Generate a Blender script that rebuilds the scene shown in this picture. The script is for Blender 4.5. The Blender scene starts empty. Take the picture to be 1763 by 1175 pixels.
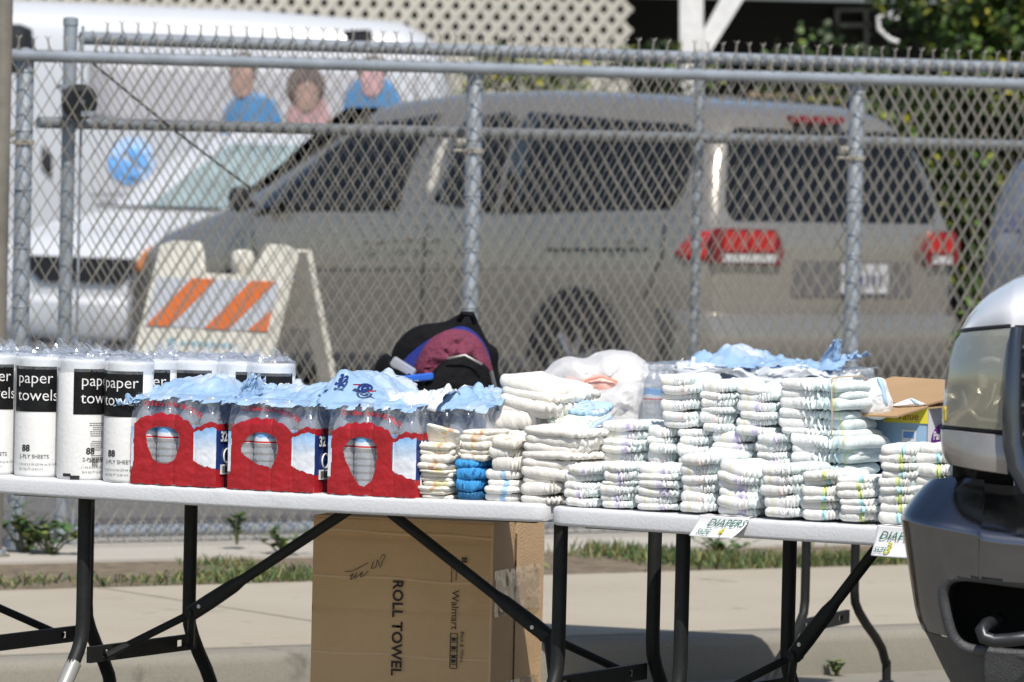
import bpy, bmesh, math, random
from mathutils import Vector, Matrix, noise
random.seed(7)
scene = bpy.context.scene
COL = scene.collection
rad = math.radians
# ------------------------------------------------------------------ camera
H = 1.49
FPX = 9794.0
pitch, roll = rad(1.77), rad(1.3)
cF = Vector((0, math.cos(pitch), -math.sin(pitch)))
r0, u0_ = Vector((1, 0, 0)), Vector((0, math.sin(pitch), math.cos(pitch)))
cR = r0*math.cos(roll) + u0_*math.sin(roll)
cU = -r0*math.sin(roll) + u0_*math.cos(roll)
C0 = Vector((0, 0, H))
cam_d = bpy.data.cameras.new('camera')
cam = bpy.data.objects.new('camera', cam_d)
COL.objects.link(cam)
M = Matrix((cR, cU, -cF)).transposed().to_4x4()
M.translation = C0
cam.matrix_world = M
cam_d.sensor_width = 36
cam_d.lens = 200
cam_d.clip_start = 0.5
cam_d.clip_end = 600
cam_d.dof.use_dof = True
cam_d.dof.focus_distance = 12.8
cam_d.dof.aperture_fstop = 9.5
scene.camera = cam
# ------------------------------------------------------------------ light
SUN_EL, SUN_AZ = rad(55), rad(12)          # sun behind the camera, to its right
w = bpy.data.worlds.new('World')
scene.world = w
w.use_nodes = True
nt = w.node_tree
sky = nt.nodes.new('ShaderNodeTexSky')
sky.sky_type = 'NISHITA'
sky.sun_disc = False
sky.sun_elevation = SUN_EL
sky.sun_rotation = math.pi - SUN_AZ
nt.links.new(sky.outputs[0], nt.nodes['Background'].inputs[0])
nt.nodes['Background'].inputs[1].default_value = 0.10
sd = bpy.data.lights.new('sun', 'SUN')
sd.energy = 4.3
sd.angle = rad(0.5)
sd.color = (1.0, 0.95, 0.875)
sun = bpy.data.objects.new('sun', sd)
COL.objects.link(sun)
to_sun = Vector((math.sin(SUN_AZ)*math.cos(SUN_EL), -math.cos(SUN_AZ)*math.cos(SUN_EL), math.sin(SUN_EL)))
sun.rotation_euler = to_sun.to_track_quat('Z', 'Y').to_euler()
sun.location = to_sun*30
scene.view_settings.view_transform = 'Standard'
scene.view_settings.look = 'None'
scene.view_settings.exposure = 0.15
scene.view_settings.gamma = 1
scene.cycles.transparent_max_bounces = 24
scene.cycles.max_bounces = 8
scene.cycles.use_denoising = True
# ------------------------------------------------------------------ pixel helpers
def ray(u, v):
    return (cF + cR*((u-881.5)/FPX) + cU*((587.5-v)/FPX))
def atY(u, v, Y):
    d = ray(u, v)
    return C0 + d*(Y/d.y)
def onz(u, v, z):
    d = ray(u, v)
    return C0 + d*((z-H)/d.z)
def onpl(u, v, p0, n):
    d = ray(u, v)
    return C0 + d*((p0-C0).dot(n)/d.dot(n))
def proj(p):
    d = Vector(p)-C0
    k = d.dot(cF)
    return 881.5+FPX*d.dot(cR)/k, 587.5-FPX*d.dot(cU)/k
# ------------------------------------------------------------------ materials
MATS = {}
def nodes(name):
    m = bpy.data.materials.new(name)
    m.use_nodes = True
    n = m.node_tree
    return m, n, n.nodes['Principled BSDF']
def mat(name, col, rough=0.6, metal=0.0, var=0.12, vs=12.0, bump=0.0, bs=60.0, spec=0.5, coat=0.0, col2=None):
    if name in MATS: return MATS[name]
    m, n, b = nodes(name)
    b.inputs['Roughness'].default_value = rough
    b.inputs['Metallic'].default_value = metal
    b.inputs['Specular IOR Level'].default_value = spec
    b.inputs['Coat Weight'].default_value = coat
    b.inputs['Coat Roughness'].default_value = 0.05
    tc = n.nodes.new('ShaderNodeTexCoord')
    t = n.nodes.new('ShaderNodeTexNoise')
    t.inputs['Scale'].default_value = vs
    t.inputs['Detail'].default_value = 6
    t.inputs['Roughness'].default_value = 0.65
    n.links.new(tc.outputs['Object'], t.inputs['Vector'])
    rp = n.nodes.new('ShaderNodeValToRGB')
    rp.color_ramp.elements[0].position = 0.3
    rp.color_ramp.elements[1].position = 0.7
    c2 = col2 or tuple(min(1, c*(1+var)) for c in col)
    c1 = tuple(c*(1-var) for c in col) if not col2 else col
    rp.color_ramp.elements[0].color = (*c1, 1)
    rp.color_ramp.elements[1].color = (*c2, 1)
    n.links.new(t.outputs['Fac'], rp.inputs[0])
    n.links.new(rp.outputs[0], b.inputs['Base Color'])
    if bump > 0:
        t2 = n.nodes.new('ShaderNodeTexNoise')
        t2.inputs['Scale'].default_value = bs
        t2.inputs['Detail'].default_value = 5
        n.links.new(tc.outputs['Object'], t2.inputs['Vector'])
        bp = n.nodes.new('ShaderNodeBump')
        bp.inputs['Strength'].default_value = bump
        bp.inputs['Distance'].default_value = 0.01
        n.links.new(t2.outputs['Fac'], bp.inputs['Height'])
        n.links.new(bp.outputs[0], b.inputs['Normal'])
    MATS[name] = m
    return m
def clear(name, tint=(0.95, 0.97, 1.0), gloss=0.12, rough=0.08, haze=0.0, bump=0.0, bs=40):
    if name in MATS: return MATS[name]
    m = bpy.data.materials.new(name)
    m.use_nodes = True
    n = m.node_tree
    n.nodes.remove(n.nodes['Principled BSDF'])
    out = n.nodes['Material Output']
    tr = n.nodes.new('ShaderNodeBsdfTransparent')
    tr.inputs[0].default_value = (*tint, 1)
    gl = n.nodes.new('ShaderNodeBsdfGlossy')
    gl.inputs['Roughness'].default_value = rough
    gl.inputs['Color'].default_value = (0.95, 0.95, 0.95, 1)
    df = n.nodes.new('ShaderNodeBsdfDiffuse')
    df.inputs[0].default_value = (0.8, 0.82, 0.86, 1)
    lw = n.nodes.new('ShaderNodeLayerWeight')
    lw.inputs[0].default_value = 0.35
    mr = n.nodes.new('ShaderNodeMapRange')
    mr.inputs[3].default_value = gloss
    mr.inputs[4].default_value = min(1, gloss+0.55)
    n.links.new(lw.outputs['Facing'], mr.inputs[0])
    mx = n.nodes.new('ShaderNodeMixShader')
    n.links.new(mr.outputs[0], mx.inputs[0])
    n.links.new(tr.outputs[0], mx.inputs[1])
    n.links.new(gl.outputs[0], mx.inputs[2])
    m2 = n.nodes.new('ShaderNodeMixShader')
    m2.inputs[0].default_value = haze
    n.links.new(mx.outputs[0], m2.inputs[1])
    n.links.new(df.outputs[0], m2.inputs[2])
    n.links.new(m2.outputs[0], out.inputs[0])
    if bump > 0:
        tc = n.nodes.new('ShaderNodeTexCoord')
        t2 = n.nodes.new('ShaderNodeTexNoise')
        t2.inputs['Scale'].default_value = bs
        n.links.new(tc.outputs['Object'], t2.inputs['Vector'])
        bp = n.nodes.new('ShaderNodeBump')
        bp.inputs['Strength'].default_value = bump
        bp.inputs['Distance'].default_value = 0.01
        n.links.new(t2.outputs['Fac'], bp.inputs['Height'])
        n.links.new(bp.outputs[0], gl.inputs['Normal'])
        n.links.new(bp.outputs[0], df.inputs['Normal'])
    MATS[name] = m
    return m
def add_math(n, op, a, b=None, clamp=False):
    x = n.nodes.new('ShaderNodeMath')
    x.operation = op
    x.use_clamp = clamp
    for i, q in enumerate((a, b)):
        if q is None: continue
        if isinstance(q, (int, float)): x.inputs[i].default_value = q
        else: n.links.new(q, x.inputs[i])
    return x.outputs[0]
def mixc(n, fac, c1, c2):
    x = n.nodes.new('ShaderNodeMix')
    x.data_type = 'RGBA'
    if isinstance(fac, (int, float)): x.inputs[0].default_value = fac
    else: n.links.new(fac, x.inputs[0])
    for idx, q in ((6, c1), (7, c2)):
        if isinstance(q, tuple): x.inputs[idx].default_value = (*q[:3], 1)
        else: n.links.new(q, x.inputs[idx])
    return x.outputs[2]
def band(n, uo, a, b, soft=0.02):
    x = add_math(n, 'SUBTRACT', uo, a)
    x = add_math(n, 'DIVIDE', x, soft, True)
    y = add_math(n, 'SUBTRACT', b, uo)
    y = add_math(n, 'DIVIDE', y, soft, True)
    return add_math(n, 'MULTIPLY', x, y)
# ------------------------------------------------------------------ mesh builder
class MB:
    def __init__(s):
        s.v, s.f, s.m, s.uv, s.cur = [], [], [], {}, 0
    def add(s, verts, faces, mi=None, uvs=None):
        o = len(s.v)
        s.v += [Vector(p) for p in verts]
        if uvs:
            for i, q in enumerate(uvs): s.uv[o+i] = q
        for f in faces:
            s.f.append([o+i for i in f])
            s.m.append(s.cur if mi is None else mi)
        return o
    def box(s, c, sx, sy, sz, ax=None, mi=None):
        X, Y, Z = ax or (Vector((1, 0, 0)), Vector((0, 1, 0)), Vector((0, 0, 1)))
        c = Vector(c)
        vs = [c+X*(sx/2*i)+Y*(sy/2*j)+Z*(sz/2*k) for k in (-1, 1) for j in (-1, 1) for i in (-1, 1)]
        s.add(vs, [(0, 2, 3, 1), (4, 5, 7, 6), (0, 1, 5, 4), (2, 6, 7, 3), (0, 4, 6, 2), (1, 3, 7, 5)], mi)
    def tube(s, pts, r, n=8, mi=None, caps=True):
        pts = [Vector(p) for p in pts]
        rs = r if isinstance(r, (list, tuple)) else [r]*len(pts)
        vs, fs = [], []
        prev = None
        for i, p in enumerate(pts):
            d = (pts[min(i+1, len(pts)-1)]-pts[max(i-1, 0)])
            d = d.normalized() if d.length > 1e-9 else Vector((0, 0, 1))
            if prev is None:
                a = d.cross(Vector((0, 0, 1)) if abs(d.z) < 0.9 else Vector((1, 0, 0))).normalized()
            else:
                a = (prev-d*prev.dot(d)).normalized()
            prev = a
            b = d.cross(a)
            for k in range(n):
                t = 2*math.pi*k/n
                vs.append(p+a*(rs[i]*math.cos(t))+b*(rs[i]*math.sin(t)))
        for i in range(len(pts)-1):
            for k in range(n):
                k2 = (k+1) % n
                fs.append((i*n+k, i*n+k2, (i+1)*n+k2, (i+1)*n+k))
        if caps:
            fs.append(tuple(range(n-1, -1, -1)))
            fs.append(tuple((len(pts)-1)*n+k for k in range(n)))
        s.add(vs, fs, mi)
    def lathe(s, prof, n=24, c=(0, 0, 0), mi=None, wob=0):
        c = Vector(c)
        vs, fs, uv = [], [], []
        for j, (r, z) in enumerate(prof):
            for k in range(n):
                t = 2*math.pi*k/n
                rr = r*(1+wob*math.sin(3*t+j))
                vs.append(c+Vector((rr*math.cos(t), rr*math.sin(t), z)))
                uv.append((k/n, z))
        for j in range(len(prof)-1):
            for k in range(n):
                k2 = (k+1) % n
                fs.append((j*n+k, j*n+k2, (j+1)*n+k2, (j+1)*n+k))
        fs.append(tuple(range(n-1, -1, -1)))
        fs.append(tuple((len(prof)-1)*n+k for k in range(n)))
        s.add(vs, fs, mi, uv)
    def grid(s, fn, nx, ny, mi=None, keep=None, mfn=None):
        vs, uv = [], []
        for j in range(ny+1):
            for i in range(nx+1):
                vs.append(fn(i/nx, j/ny))
                uv.append((i/nx, j/ny))
        o = len(s.v)
        s.v += [Vector(p) for p in vs]
        for i, q in enumerate(uv): s.uv[o+i] = q
        for j in range(ny):
            for i in range(nx):
                a, b = (i+.5)/nx, (j+.5)/ny
                if keep and not keep(a, b): continue
                q = j*(nx+1)+i
                s.f.append([o+q, o+q+1, o+q+nx+2, o+q+nx+1])
                s.m.append(mfn(a, b) if mfn else (s.cur if mi is None else mi))
    def prism(s, poly, d, mi=None):
        """closed polygon of world points pushed along vector d"""
        n = len(poly)
        d = Vector(d)
        p = [Vector(q) for q in poly]
        vs = p+[q+d for q in p]
        fs = [tuple(range(n-1, -1, -1)), tuple(range(n, 2*n))]
        fs += [(i, (i+1) % n, n+(i+1) % n, n+i) for i in range(n)]
        s.add(vs, fs, mi)
    def build(s, name, mats, parent=None, smooth=True, inv=None, angle=40):
        me = bpy.data.meshes.new(name)
        vv = [inv @ p for p in s.v] if inv else s.v
        me.from_pydata([tuple(p) for p in vv], [], s.f)
        mats = mats if isinstance(mats, (list, tuple)) else [mats]
        for m in mats: me.materials.append(m)
        if len(mats) > 1:
            me.polygons.foreach_set('material_index', s.m)
        if s.uv:
            l = me.uv_layers.new(name='UVMap')
            for lp in me.loops:
                l.data[lp.index].uv = s.uv.get(lp.vertex_index, (0, 0))
        bm = bmesh.new()
        bm.from_mesh(me)
        bmesh.ops.recalc_face_normals(bm, faces=bm.faces)
        bm.to_mesh(me)
        bm.free()
        if smooth:
            me.polygons.foreach_set('use_smooth', [True]*len(me.polygons))
            me.set_sharp_from_angle(angle=rad(angle))
        o = bpy.data.objects.new(name, me)
        COL.objects.link(o)
        if parent: o.parent = parent
        return o
def tag(o, label=None, cat=None, group=None, kind=None):
    if label: o['label'] = label
    if cat: o['category'] = cat
    if group: o['group'] = group
    if kind: o['kind'] = kind
    return o
def thing(name, loc, label, cat, group=None, rz=0):
    o = bpy.data.objects.new(name, None)
    o.empty_display_size = 0.05
    COL.objects.link(o)
    o.location = loc
    o.rotation_euler = (0, 0, rz)
    return tag(o, label, cat, group)
def winv(o):
    """inverse of the root's matrix, for parts written in world coordinates"""
    return (Matrix.Translation(o.location) @ o.rotation_euler.to_matrix().to_4x4()).inverted()
def copy_tree(o, parent=None):
    c = o.copy()
    COL.objects.link(c)
    c.parent = parent
    for ch in list(o.children): copy_tree(ch, c)
    return c
def text(body, size, fn, m, parent, name='lettering', shear=0.0, space=1.0, align='LEFT', inv=None, bold=0.0):
    cu = bpy.data.curves.new('t', 'FONT')
    cu.body = body
    cu.size = size
    cu.shear = shear
    cu.space_character = space
    cu.align_x = align
    cu.offset = bold
    cu.resolution_u = 3
    o = bpy.data.objects.new('t', cu)
    COL.objects.link(o)
    bpy.context.view_layer.update()
    me = bpy.data.meshes.new_from_object(o.evaluated_get(bpy.context.evaluated_depsgraph_get()))
    bpy.data.objects.remove(o)
    me.name = name
    for vt in me.vertices:
        p = Vector(fn(vt.co.x, vt.co.y))
        vt.co = inv @ p if inv else p
    me.materials.clear()
    me.materials.append(m)
    r = bpy.data.objects.new(name, me)
    COL.objects.link(r)
    if parent: r.parent = parent
    return r
def fbm(p, s=1.0, o=3):
    return noise.fractal(Vector(p)*s, 1.0, 2.0, o)
def lerp(a, b, t): return a+(b-a)*t
def interp(tab, x):
    if x <= tab[0][0]: return tab[0][1]
    for (a, b), (c, d) in zip(tab, tab[1:]):
        if x <= c: return b+(d-b)*(x-a)/(c-a)
    return tab[-1][1]
def sm(a, b, x):
    t = min(1, max(0, (x-a)/(b-a)))
    return t*t*(3-2*t)
def puff(pts, Y, depth, amp=0.01, fs=14, rings=10, seed=0, mb=None, mi=None, sub=6, tilt=0.0):
    """closed body: a pixel outline at depth Y given real thickness and folds"""
    mb = mb or MB()
    w = [atY(u, v, Y) for u, v in pts]
    out = []
    n = len(w)
    for i in range(n):
        p0, p1, p2, p3 = w[i-1], w[i], w[(i+1) % n], w[(i+2) % n]
        for k in range(sub):
            t = k/sub
            out.append(0.5*((2*p1)+(p2-p0)*t+(2*p0-5*p1+4*p2-p3)*t*t+(3*p1-p0-3*p2+p3)*t**3))
    c = sum(out, Vector())/len(out)
    N = len(out)
    vs, fs_ = [], []
    prof = [math.sin(math.pi/2*(i+1)/rings) for i in range(rings)]
    def pt(q, s, side):
        b = c+(q-c)*s
        th = depth*math.sqrt(max(0, 1-s**2.6))
        k = fbm((b.x*fs+seed*7.1, b.z*fs, side*3.3+seed), 1.0, 4)
        k2 = fbm((b.x*fs*2.3, seed*3.1, b.z*fs*2.3+side), 1.0, 3)
        g = (1-abs(k)*2)
        y = -side*(th+amp*(g+0.6*k2)*min(1, 3*(1-s)+0.2))
        return b+Vector((amp*0.5*k2, y+tilt*(b.z-c.z), amp*0.5*k))
    for side in (1, -1):
        o = len(vs)
        vs.append(pt(c, 0, side))
        for s in prof:
            for q in out: vs.append(pt(q, s, side) if s < 1 else q)
        for k in range(N):
            fs_.append((o, o+1+k, o+1+(k+1) % N))
        for r in range(rings-1):
            for k in range(N):
                k2 = (k+1) % N
                a = o+1+r*N
                fs_.append((a+k, a+N+k, a+N+k2, a+k2))
    mb.add(vs, fs_, mi)
    return mb
ORD = ['topmost', 'second from top', 'third from top', 'fourth from top', 'fifth from top', 'sixth from top', 'seventh from top', 'eighth from top', 'ninth from top', 'tenth from top', 'eleventh from top', 'twelfth from top', 'thirteenth from top', 'fourteenth from top']
# common materials
m_galv = mat('galvanised_steel', (0.31, 0.345, 0.385), 0.5, 0.35, 0.18, 9, 0.15, 90)
m_wire = mat('chain_wire', (0.27, 0.255, 0.225), 0.55, 0.15, 0.25, 30)
m_black = mat('black_powder_coat', (0.016, 0.017, 0.017), 0.5, 0.0, 0.25, 15, 0.1, 200, spec=.22)
m_greyleg = mat('grey_leg_paint', (0.30, 0.30, 0.29), 0.4, 0.2, 0.1)
m_black_pl = mat('black_plastic', (0.015, 0.016, 0.018), 0.5, 0, 0.2, 20)
m_white = mat('white_print', (0.8, 0.8, 0.8), 0.6)
m_dirtywhite = mat('dirty_white_plastic', (0.70, 0.67, 0.58), 0.6, 0, 0.15, 7)
m_red = mat('red_film', (0.36, 0.012, 0.018), 0.26, 0, 0.15, 12, 0.3, 28)
m_rubber = mat('tyre_rubber', (0.012, 0.012, 0.013), 0.8)
# ------------------------------------------------------------------ setting
def sheet_poly(name, pts, m, z=None):
    mb = MB()
    mb.add(pts, [tuple(range(len(pts)))])
    return mb.build(name, m, smooth=False)
def concrete(name, c1, c2, spot=0.6):
    m, n, b = nodes(name)
    b.inputs['Roughness'].default_value = 0.85
    tc = n.nodes.new('ShaderNodeTexCoord')
    def nz(s, d=8):
        t = n.nodes.new('ShaderNodeTexNoise')
        t.inputs['Scale'].default_value = s
        t.inputs['Detail'].default_value = d
        t.inputs['Roughness'].default_value = 0.7
        n.links.new(tc.outputs['Object'], t.inputs['Vector'])
        return t.outputs['Fac']
    big = add_math(n, 'SUBTRACT', nz(0.9), 0.3)
    big = add_math(n, 'MULTIPLY', big, 2.4, True)
    c = mixc(n, big, c1, c2)
    fine = add_math(n, 'SUBTRACT', nz(160, 3), 0.35)
    fine = add_math(n, 'MULTIPLY', fine, 3.0, True)
    c = mixc(n, add_math(n, 'MULTIPLY', fine, 0.35), c, tuple(x*0.62 for x in c1))
    st = add_math(n, 'SUBTRACT', nz(5.0, 4), 0.62)
    st = add_math(n, 'MULTIPLY', st, 9, True)
    c = mixc(n, add_math(n, 'MULTIPLY', st, spot), c, tuple(x*0.55 for x in c1))
    n.links.new(c, b.inputs['Base Color'])
    bp = n.nodes.new('ShaderNodeBump')
    bp.inputs['Strength'].default_value = 0.35
    bp.inputs['Distance'].default_value = 0.004
    n.links.new(nz(220, 3), bp.inputs['Height'])
    n.links.new(bp.outputs[0], b.inputs['Normal'])
    return m
m_asph = concrete('street_concrete', (0.20, 0.185, 0.15), (0.27, 0.25, 0.21), 0.5)
m_gut = concrete('gutter_concrete', (0.22, 0.205, 0.17), (0.29, 0.27, 0.225), 0.9)
m_walk = concrete('sidewalk_concrete', (0.385, 0.34, 0.265), (0.45, 0.405, 0.325), 0.75)
m_strip = concrete('strip_concrete', (0.42, 0.39, 0.34), (0.48, 0.45, 0.4), 0.4)
m_soil = mat('soil', (0.085, 0.065, 0.043), 0.95, 0, 0.3, 14, 0.8, 40, col2=(0.24, 0.19, 0.13))
m_lot = concrete('lot_asphalt', (0.10, 0.098, 0.095), (0.15, 0.145, 0.14), 0.5)
sheet_poly('street', [(-150, -60, 0), (150, -60, 0), (150, 300, 0), (-150, 300, 0)], m_asph)
ZW = 0.13
# curb line, sidewalk back line, fence foot line (ground intersections of the photographed edges)
def line2(p, q):
    d = (q-p).normalized()
    return p-d*14, q+d*14, d
k0, k1, kd = line2(onz(60, 1138, ZW), onz(1340, 1093, ZW))
g0, g1, gd = line2(onz(0, 1017, ZW), onz(1552, 973, ZW))
f0, f1, fd = line2(onz(160, 946, ZW+.01), onz(980, 929, ZW+.01))
fn = Vector((-fd.y, fd.x, 0))
kn = Vector((-kd.y, kd.x, 0))
# curb with a rounded nose, as one long solid
mb = MB()
prof = [(0.0, 0.0), (0.004, ZW-0.03), (0.012, ZW-0.01), (0.03, ZW), (0.16, ZW), (0.16, 0.0)]
vs = [k0+kn*a+Vector((0, 0, b-ZW)) for a, b in prof]+[k1+kn*a+Vector((0, 0, b-ZW)) for a, b in prof]
np_ = len(prof)
mb.add(vs, [(i, i+1, np_+i+1, np_+i) for i in range(np_-1)])
tag(mb.build('curb', m_gut), kind='structure')
mb = MB()
mb.add([k0-kn*0.38+Vector((0, 0, 0.006-ZW)), k1-kn*0.38+Vector((0, 0, 0.006-ZW)), k1+Vector((0, 0, 0.006-ZW)), k0+Vector((0, 0, 0.006-ZW))], [(0, 1, 2, 3)])
tag(mb.build('gutter', m_gut), kind='structure')
# sidewalk slabs with joints
mb = MB()
A0, A1, B0, B1 = k0+kn*0.163, k1+kn*0.163, g0, g1
mb.add([A0, A1, B1, B0], [(0, 1, 2, 3)])
tag(mb.build('sidewalk', m_walk), kind='structure')
mb = MB()
zz = Vector((0, 0, 0.012))
mb.add([g0-zz*.2, g1-zz*.2, f1-zz*.2, f0-zz*.2], [(0, 1, 2, 3)])
tag(mb.build('planting_strip', m_soil), kind='structure')
mb = MB()
c = f0-fn*0.16
mb.prism([f0-fn*0.5-Vector((0,0,.02)), f1-fn*0.5-Vector((0,0,.02)), f1+fn*0.5-Vector((0,0,.02)), f0+fn*0.5-Vector((0,0,.02))], (0, 0, 0.024))
tag(mb.build('concrete_strip', m_strip, smooth=False), kind='structure')
mb = MB()
zl = Vector((0, 0, 0.0))
mb.add([f0+fn*0.5, f1+fn*0.5, f1+fn*60+fd*60, f0+fn*60-fd*60], [(0, 1, 2, 3)])
tag(mb.build('parking_lot', m_lot), kind='structure')
tag(bpy.data.objects['street'], kind='structure')
ZL = ZW+0.01
mb = MB()
jz = Vector((0, 0, .003))
mb.add([k0+kn*.155+jz, k1+kn*.155+jz, k1+kn*.166+jz, k0+kn*.166+jz], [(0, 1, 2, 3)])
for t in (11.9, 15.4, 18.9):
    a, b = k0+kd*t+kn*.17+jz, g0+gd*(((k0+kd*t)-g0).dot(gd)+.1)+jz
    mb.add([a, a+kd*.007, b+kd*.007, b], [(0, 1, 2, 3)])
tag(mb.build('sidewalk_joint', mat('joint_dirt', (.13, .115, .085), .9, 0, .3, 8), smooth=False), kind='structure')
# grass blades in the strip
m_g1 = mat('grass_green', (0.06, 0.10, 0.028), 0.6, 0, 0.35, 3)
m_g2 = mat('grass_dry', (0.18, 0.175, 0.065), 0.7, 0, 0.3, 3)
mb = MB()
rg = random.Random(3)
for i in range(60000):
    t, q = rg.uniform(10.5, 25), rg.random()
    a = g0+gd*t
    b = f0+fd*((a-f0).dot(fd))-fn*0.5
    p = a.lerp(b, q)
    clump = fbm((p.x*1.6, p.y*1.6, 0), 1.0, 3)
    if clump + (0.25-abs(q-0.25))*0.8 < rg.uniform(-0.15, 0.55): continue
    hgt = rg.uniform(0.008, 0.03)*(1+max(0, clump)*1.8)
    an = rg.uniform(0, 6.28)
    d = Vector((math.cos(an), math.sin(an), 0))
    tip = p+Vector((rg.uniform(-.03, .03), rg.uniform(-.03, .03), hgt))
    mid = p.lerp(tip, .55)+Vector((0, 0, hgt*.12))
    wd = rg.uniform(0.0022, 0.005)
    mb.add([p-d*wd, p+d*wd, mid+d*wd*.8, mid-d*wd*.8, tip], [(0, 1, 2, 3), (3, 2, 4)], 0 if rg.random() < .62 else 1)
tag(mb.build('grass', [m_g1, m_g2], smooth=False), 'short patchy green grass in the dirt strip along the fence', 'grass', kind='stuff')
m_leaf = mat('weed_leaf', (0.055, 0.11, 0.028), 0.5, 0, 0.3, 10)
m_leaf2 = mat('weed_leaf_yellow', (0.15, 0.19, 0.04), 0.5, 0, 0.3, 10)
m_stem = mat('weed_stem', (0.14, 0.16, 0.06), 0.7)
def leafquad(mb, p, d, up, L, W, mi):
    s = d.cross(up)
    s = s.normalized() if s.length > 1e-5 else Vector((1, 0, 0))
    mb.add([p, p+d*L*.35+s*W*.5+up*L*.08, p+d*L*.75+s*W*.35+up*L*.06, p+d*L, p+d*L*.75-s*W*.35+up*L*.06, p+d*L*.35-s*W*.5+up*L*.08], [(0, 1, 2, 3, 4, 5)], mi)
def weed(u, v, z, hgt, spread, nst, label, seed, L=0.05):
    rg = random.Random(seed)
    p = onz(u, v, z)
    root = thing('weed_plant', p, label, 'weed')
    st, lf = MB(), MB()
    for i in range(nst):
        an = rg.uniform(0, 6.28)
        tip = Vector((math.cos(an)*spread*rg.uniform(.2, 1), math.sin(an)*spread*rg.uniform(.2, 1), hgt*rg.uniform(.5, 1)))
        pts = [Vector(), tip*.5+Vector((0, 0, hgt*.12)), tip]
        st.tube(pts, [.004, .003, .0015], 5)
        for k in range(7):
            t = rg.uniform(.25, 1)
            q = pts[0].lerp(pts[1], t*2) if t < .5 else pts[1].lerp(pts[2], t*2-1)
            a2 = rg.uniform(0, 6.28)
            d = Vector((math.cos(a2), math.sin(a2), rg.uniform(-.2, .7))).normalized()
            leafquad(lf, q, d, Vector((0, 0, 1)), L*rg.uniform(.6, 1.3), L*.6, 0 if rg.random() < .7 else 1)
    st.build('stem', m_stem, root)
    lf.build('leaf', [m_leaf, m_leaf2], root, smooth=False)
weed(42, 958, ZW, .17, .12, 12, 'leafy green weed growing at the fence foot at the far left', 1, .06)
weed(88, 962, ZW, .14, .10, 9, 'second leafy weed, just left of the black leg at the far left', 2, .055)
weed(408, 938, ZW+.03, .12, .05, 6, 'small leafy weed in front of the gate bottom rail', 3, .04)
weed(490, 962, ZW, .10, .12, 10, 'low spreading weed left of the big cardboard box', 4, .04)
weed(1240, 962, ZW, .08, .12, 12, 'low bright green weed clump seen under the right table', 5, .035)
weed(1440, 1164, .006, .045, .025, 7, 'tiny green sprout growing in the gutter by the curb', 6, .025)
# ------------------------------------------------------------------ chain link fence and gate
DF = 20.6
PF = f0+fd*14
PF.z = 0
yawf = math.atan2(fd.y, fd.x)
def FP(u, v, off=0.0):
    """pixel to the fence plane, 'off' metres behind it"""
    return onpl(u, v, PF+fn*off, fn)
def chain(mb, off, s0, s1, zb, zt, pw, ph, rr, phase=0, barbs=True, seed=0, skew=0.0):
    rg = random.Random(seed)
    o = PF+fn*off
    h = pw/2
    n = int((s1-s0)/h)
    for i in range(n):
        s = s0+i*h+phase
        top = zt(s) if callable(zt) else zt
        pts, z, k = [], top, i
        while z > zb:
            dx = h/2 if k % 2 else -h/2
            wob = 0.0045*math.sin(s*3.1+z*2.3)+0.003*math.sin(z*5+s*1.7)+rg.uniform(-.0008, .0008)
            pts.append(o+fd*(s+dx*1.04+wob)+fn*(0.003 if k % 2 else -0.003)+Vector((0, 0, z)))
            z -= ph/2
            k += 1
        mb.tube(pts, rr, 6, caps=False)
        if barbs and i % 2:
            q = pts[0]
            j = rg.uniform(-.006, .006)
            t = q+fd*j+Vector((0, 0, .026+rg.uniform(-.004, .004)))
            mb.tube([q, t], rr*1.25, 4)
            mb.tube([t, t+fd*.011+Vector((0, 0, .011))], rr*.9, 4)
            mb.tube([t, t-fd*.011+Vector((0, 0, .010))], rr*.9, 4)
def pipe(mb, a, b, r, seg=8):
    mb.tube([a.lerp(b, i/seg) for i in range(seg+1)], r, 12)
def fcoord(p): return (p-PF).dot(fd)
# front fence: top rail, three posts with ties, mesh
rA, rB = FP(-120, 91), FP(1900, 149)
fence = thing('chain_link_fence', Vector((PF.x, PF.y, ZL)), 'galvanised chain link fence with round top rail and plain posts behind the tables', 'fence')
fi = winv(fence)
mb = MB()
pipe(mb, rA+(rA-rB)*.34, rB+(rB-rA)*.38, 0.0215, 16)
mb.build('top_rail', m_galv, fence, inv=fi)
def zrail(s): 
    t = (s-fcoord(rA))/(fcoord(rB)-fcoord(rA))
    return lerp(rA.z, rB.z, t)
for (u, v, ub, vb) in ((44, 105, 36, 560), (818, 138, 802, 520), (1476, 152, 1462, 600), (-720, 90, -725, 500), (2140, 160, 2135, 600), (2640, 170, 2630, 600)):
    p = FP(u, v, .03)
    mb = MB()
    p.z = zrail(fcoord(p))+.005
    q = Vector((p.x, p.y, ZW))
    mb.tube([q, p, p+Vector((0, 0, .012)), p+Vector((0, 0, .022))], [.030, .030, .024, .01], 14)
    post = mb.build('post', m_galv, fence, inv=fi)
    zz = p.z-.30
    for k in range(7):                      # wire ties round the post
        mb = MB()
        mb.lathe([(.031, -.003), (.0335, 0), (.031, .003)], 14, (p.x, p.y, p.z-.06-k*.2))
        mb.build('wire_tie', m_galv, post, inv=fi)
    mb = MB()
    mb.lathe([(.032, -.009), (.036, -.008), (.036, .008), (.032, .009)], 16, (p.x, p.y, zz))
    mb.tube([Vector((p.x, p.y, zz))-fd*.03, Vector((p.x, p.y, zz))-fd*.085], .006, 6)
    mb.tube([Vector((p.x, p.y, zz+.03))-fd*.04, Vector((p.x, p.y, zz+.03))-fd*.075], .014, 8)
    mb.build('hinge_band', mat('worn_steel', (.42, .39, .33), .5, .3), post, inv=fi)
mb = MB()
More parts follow.
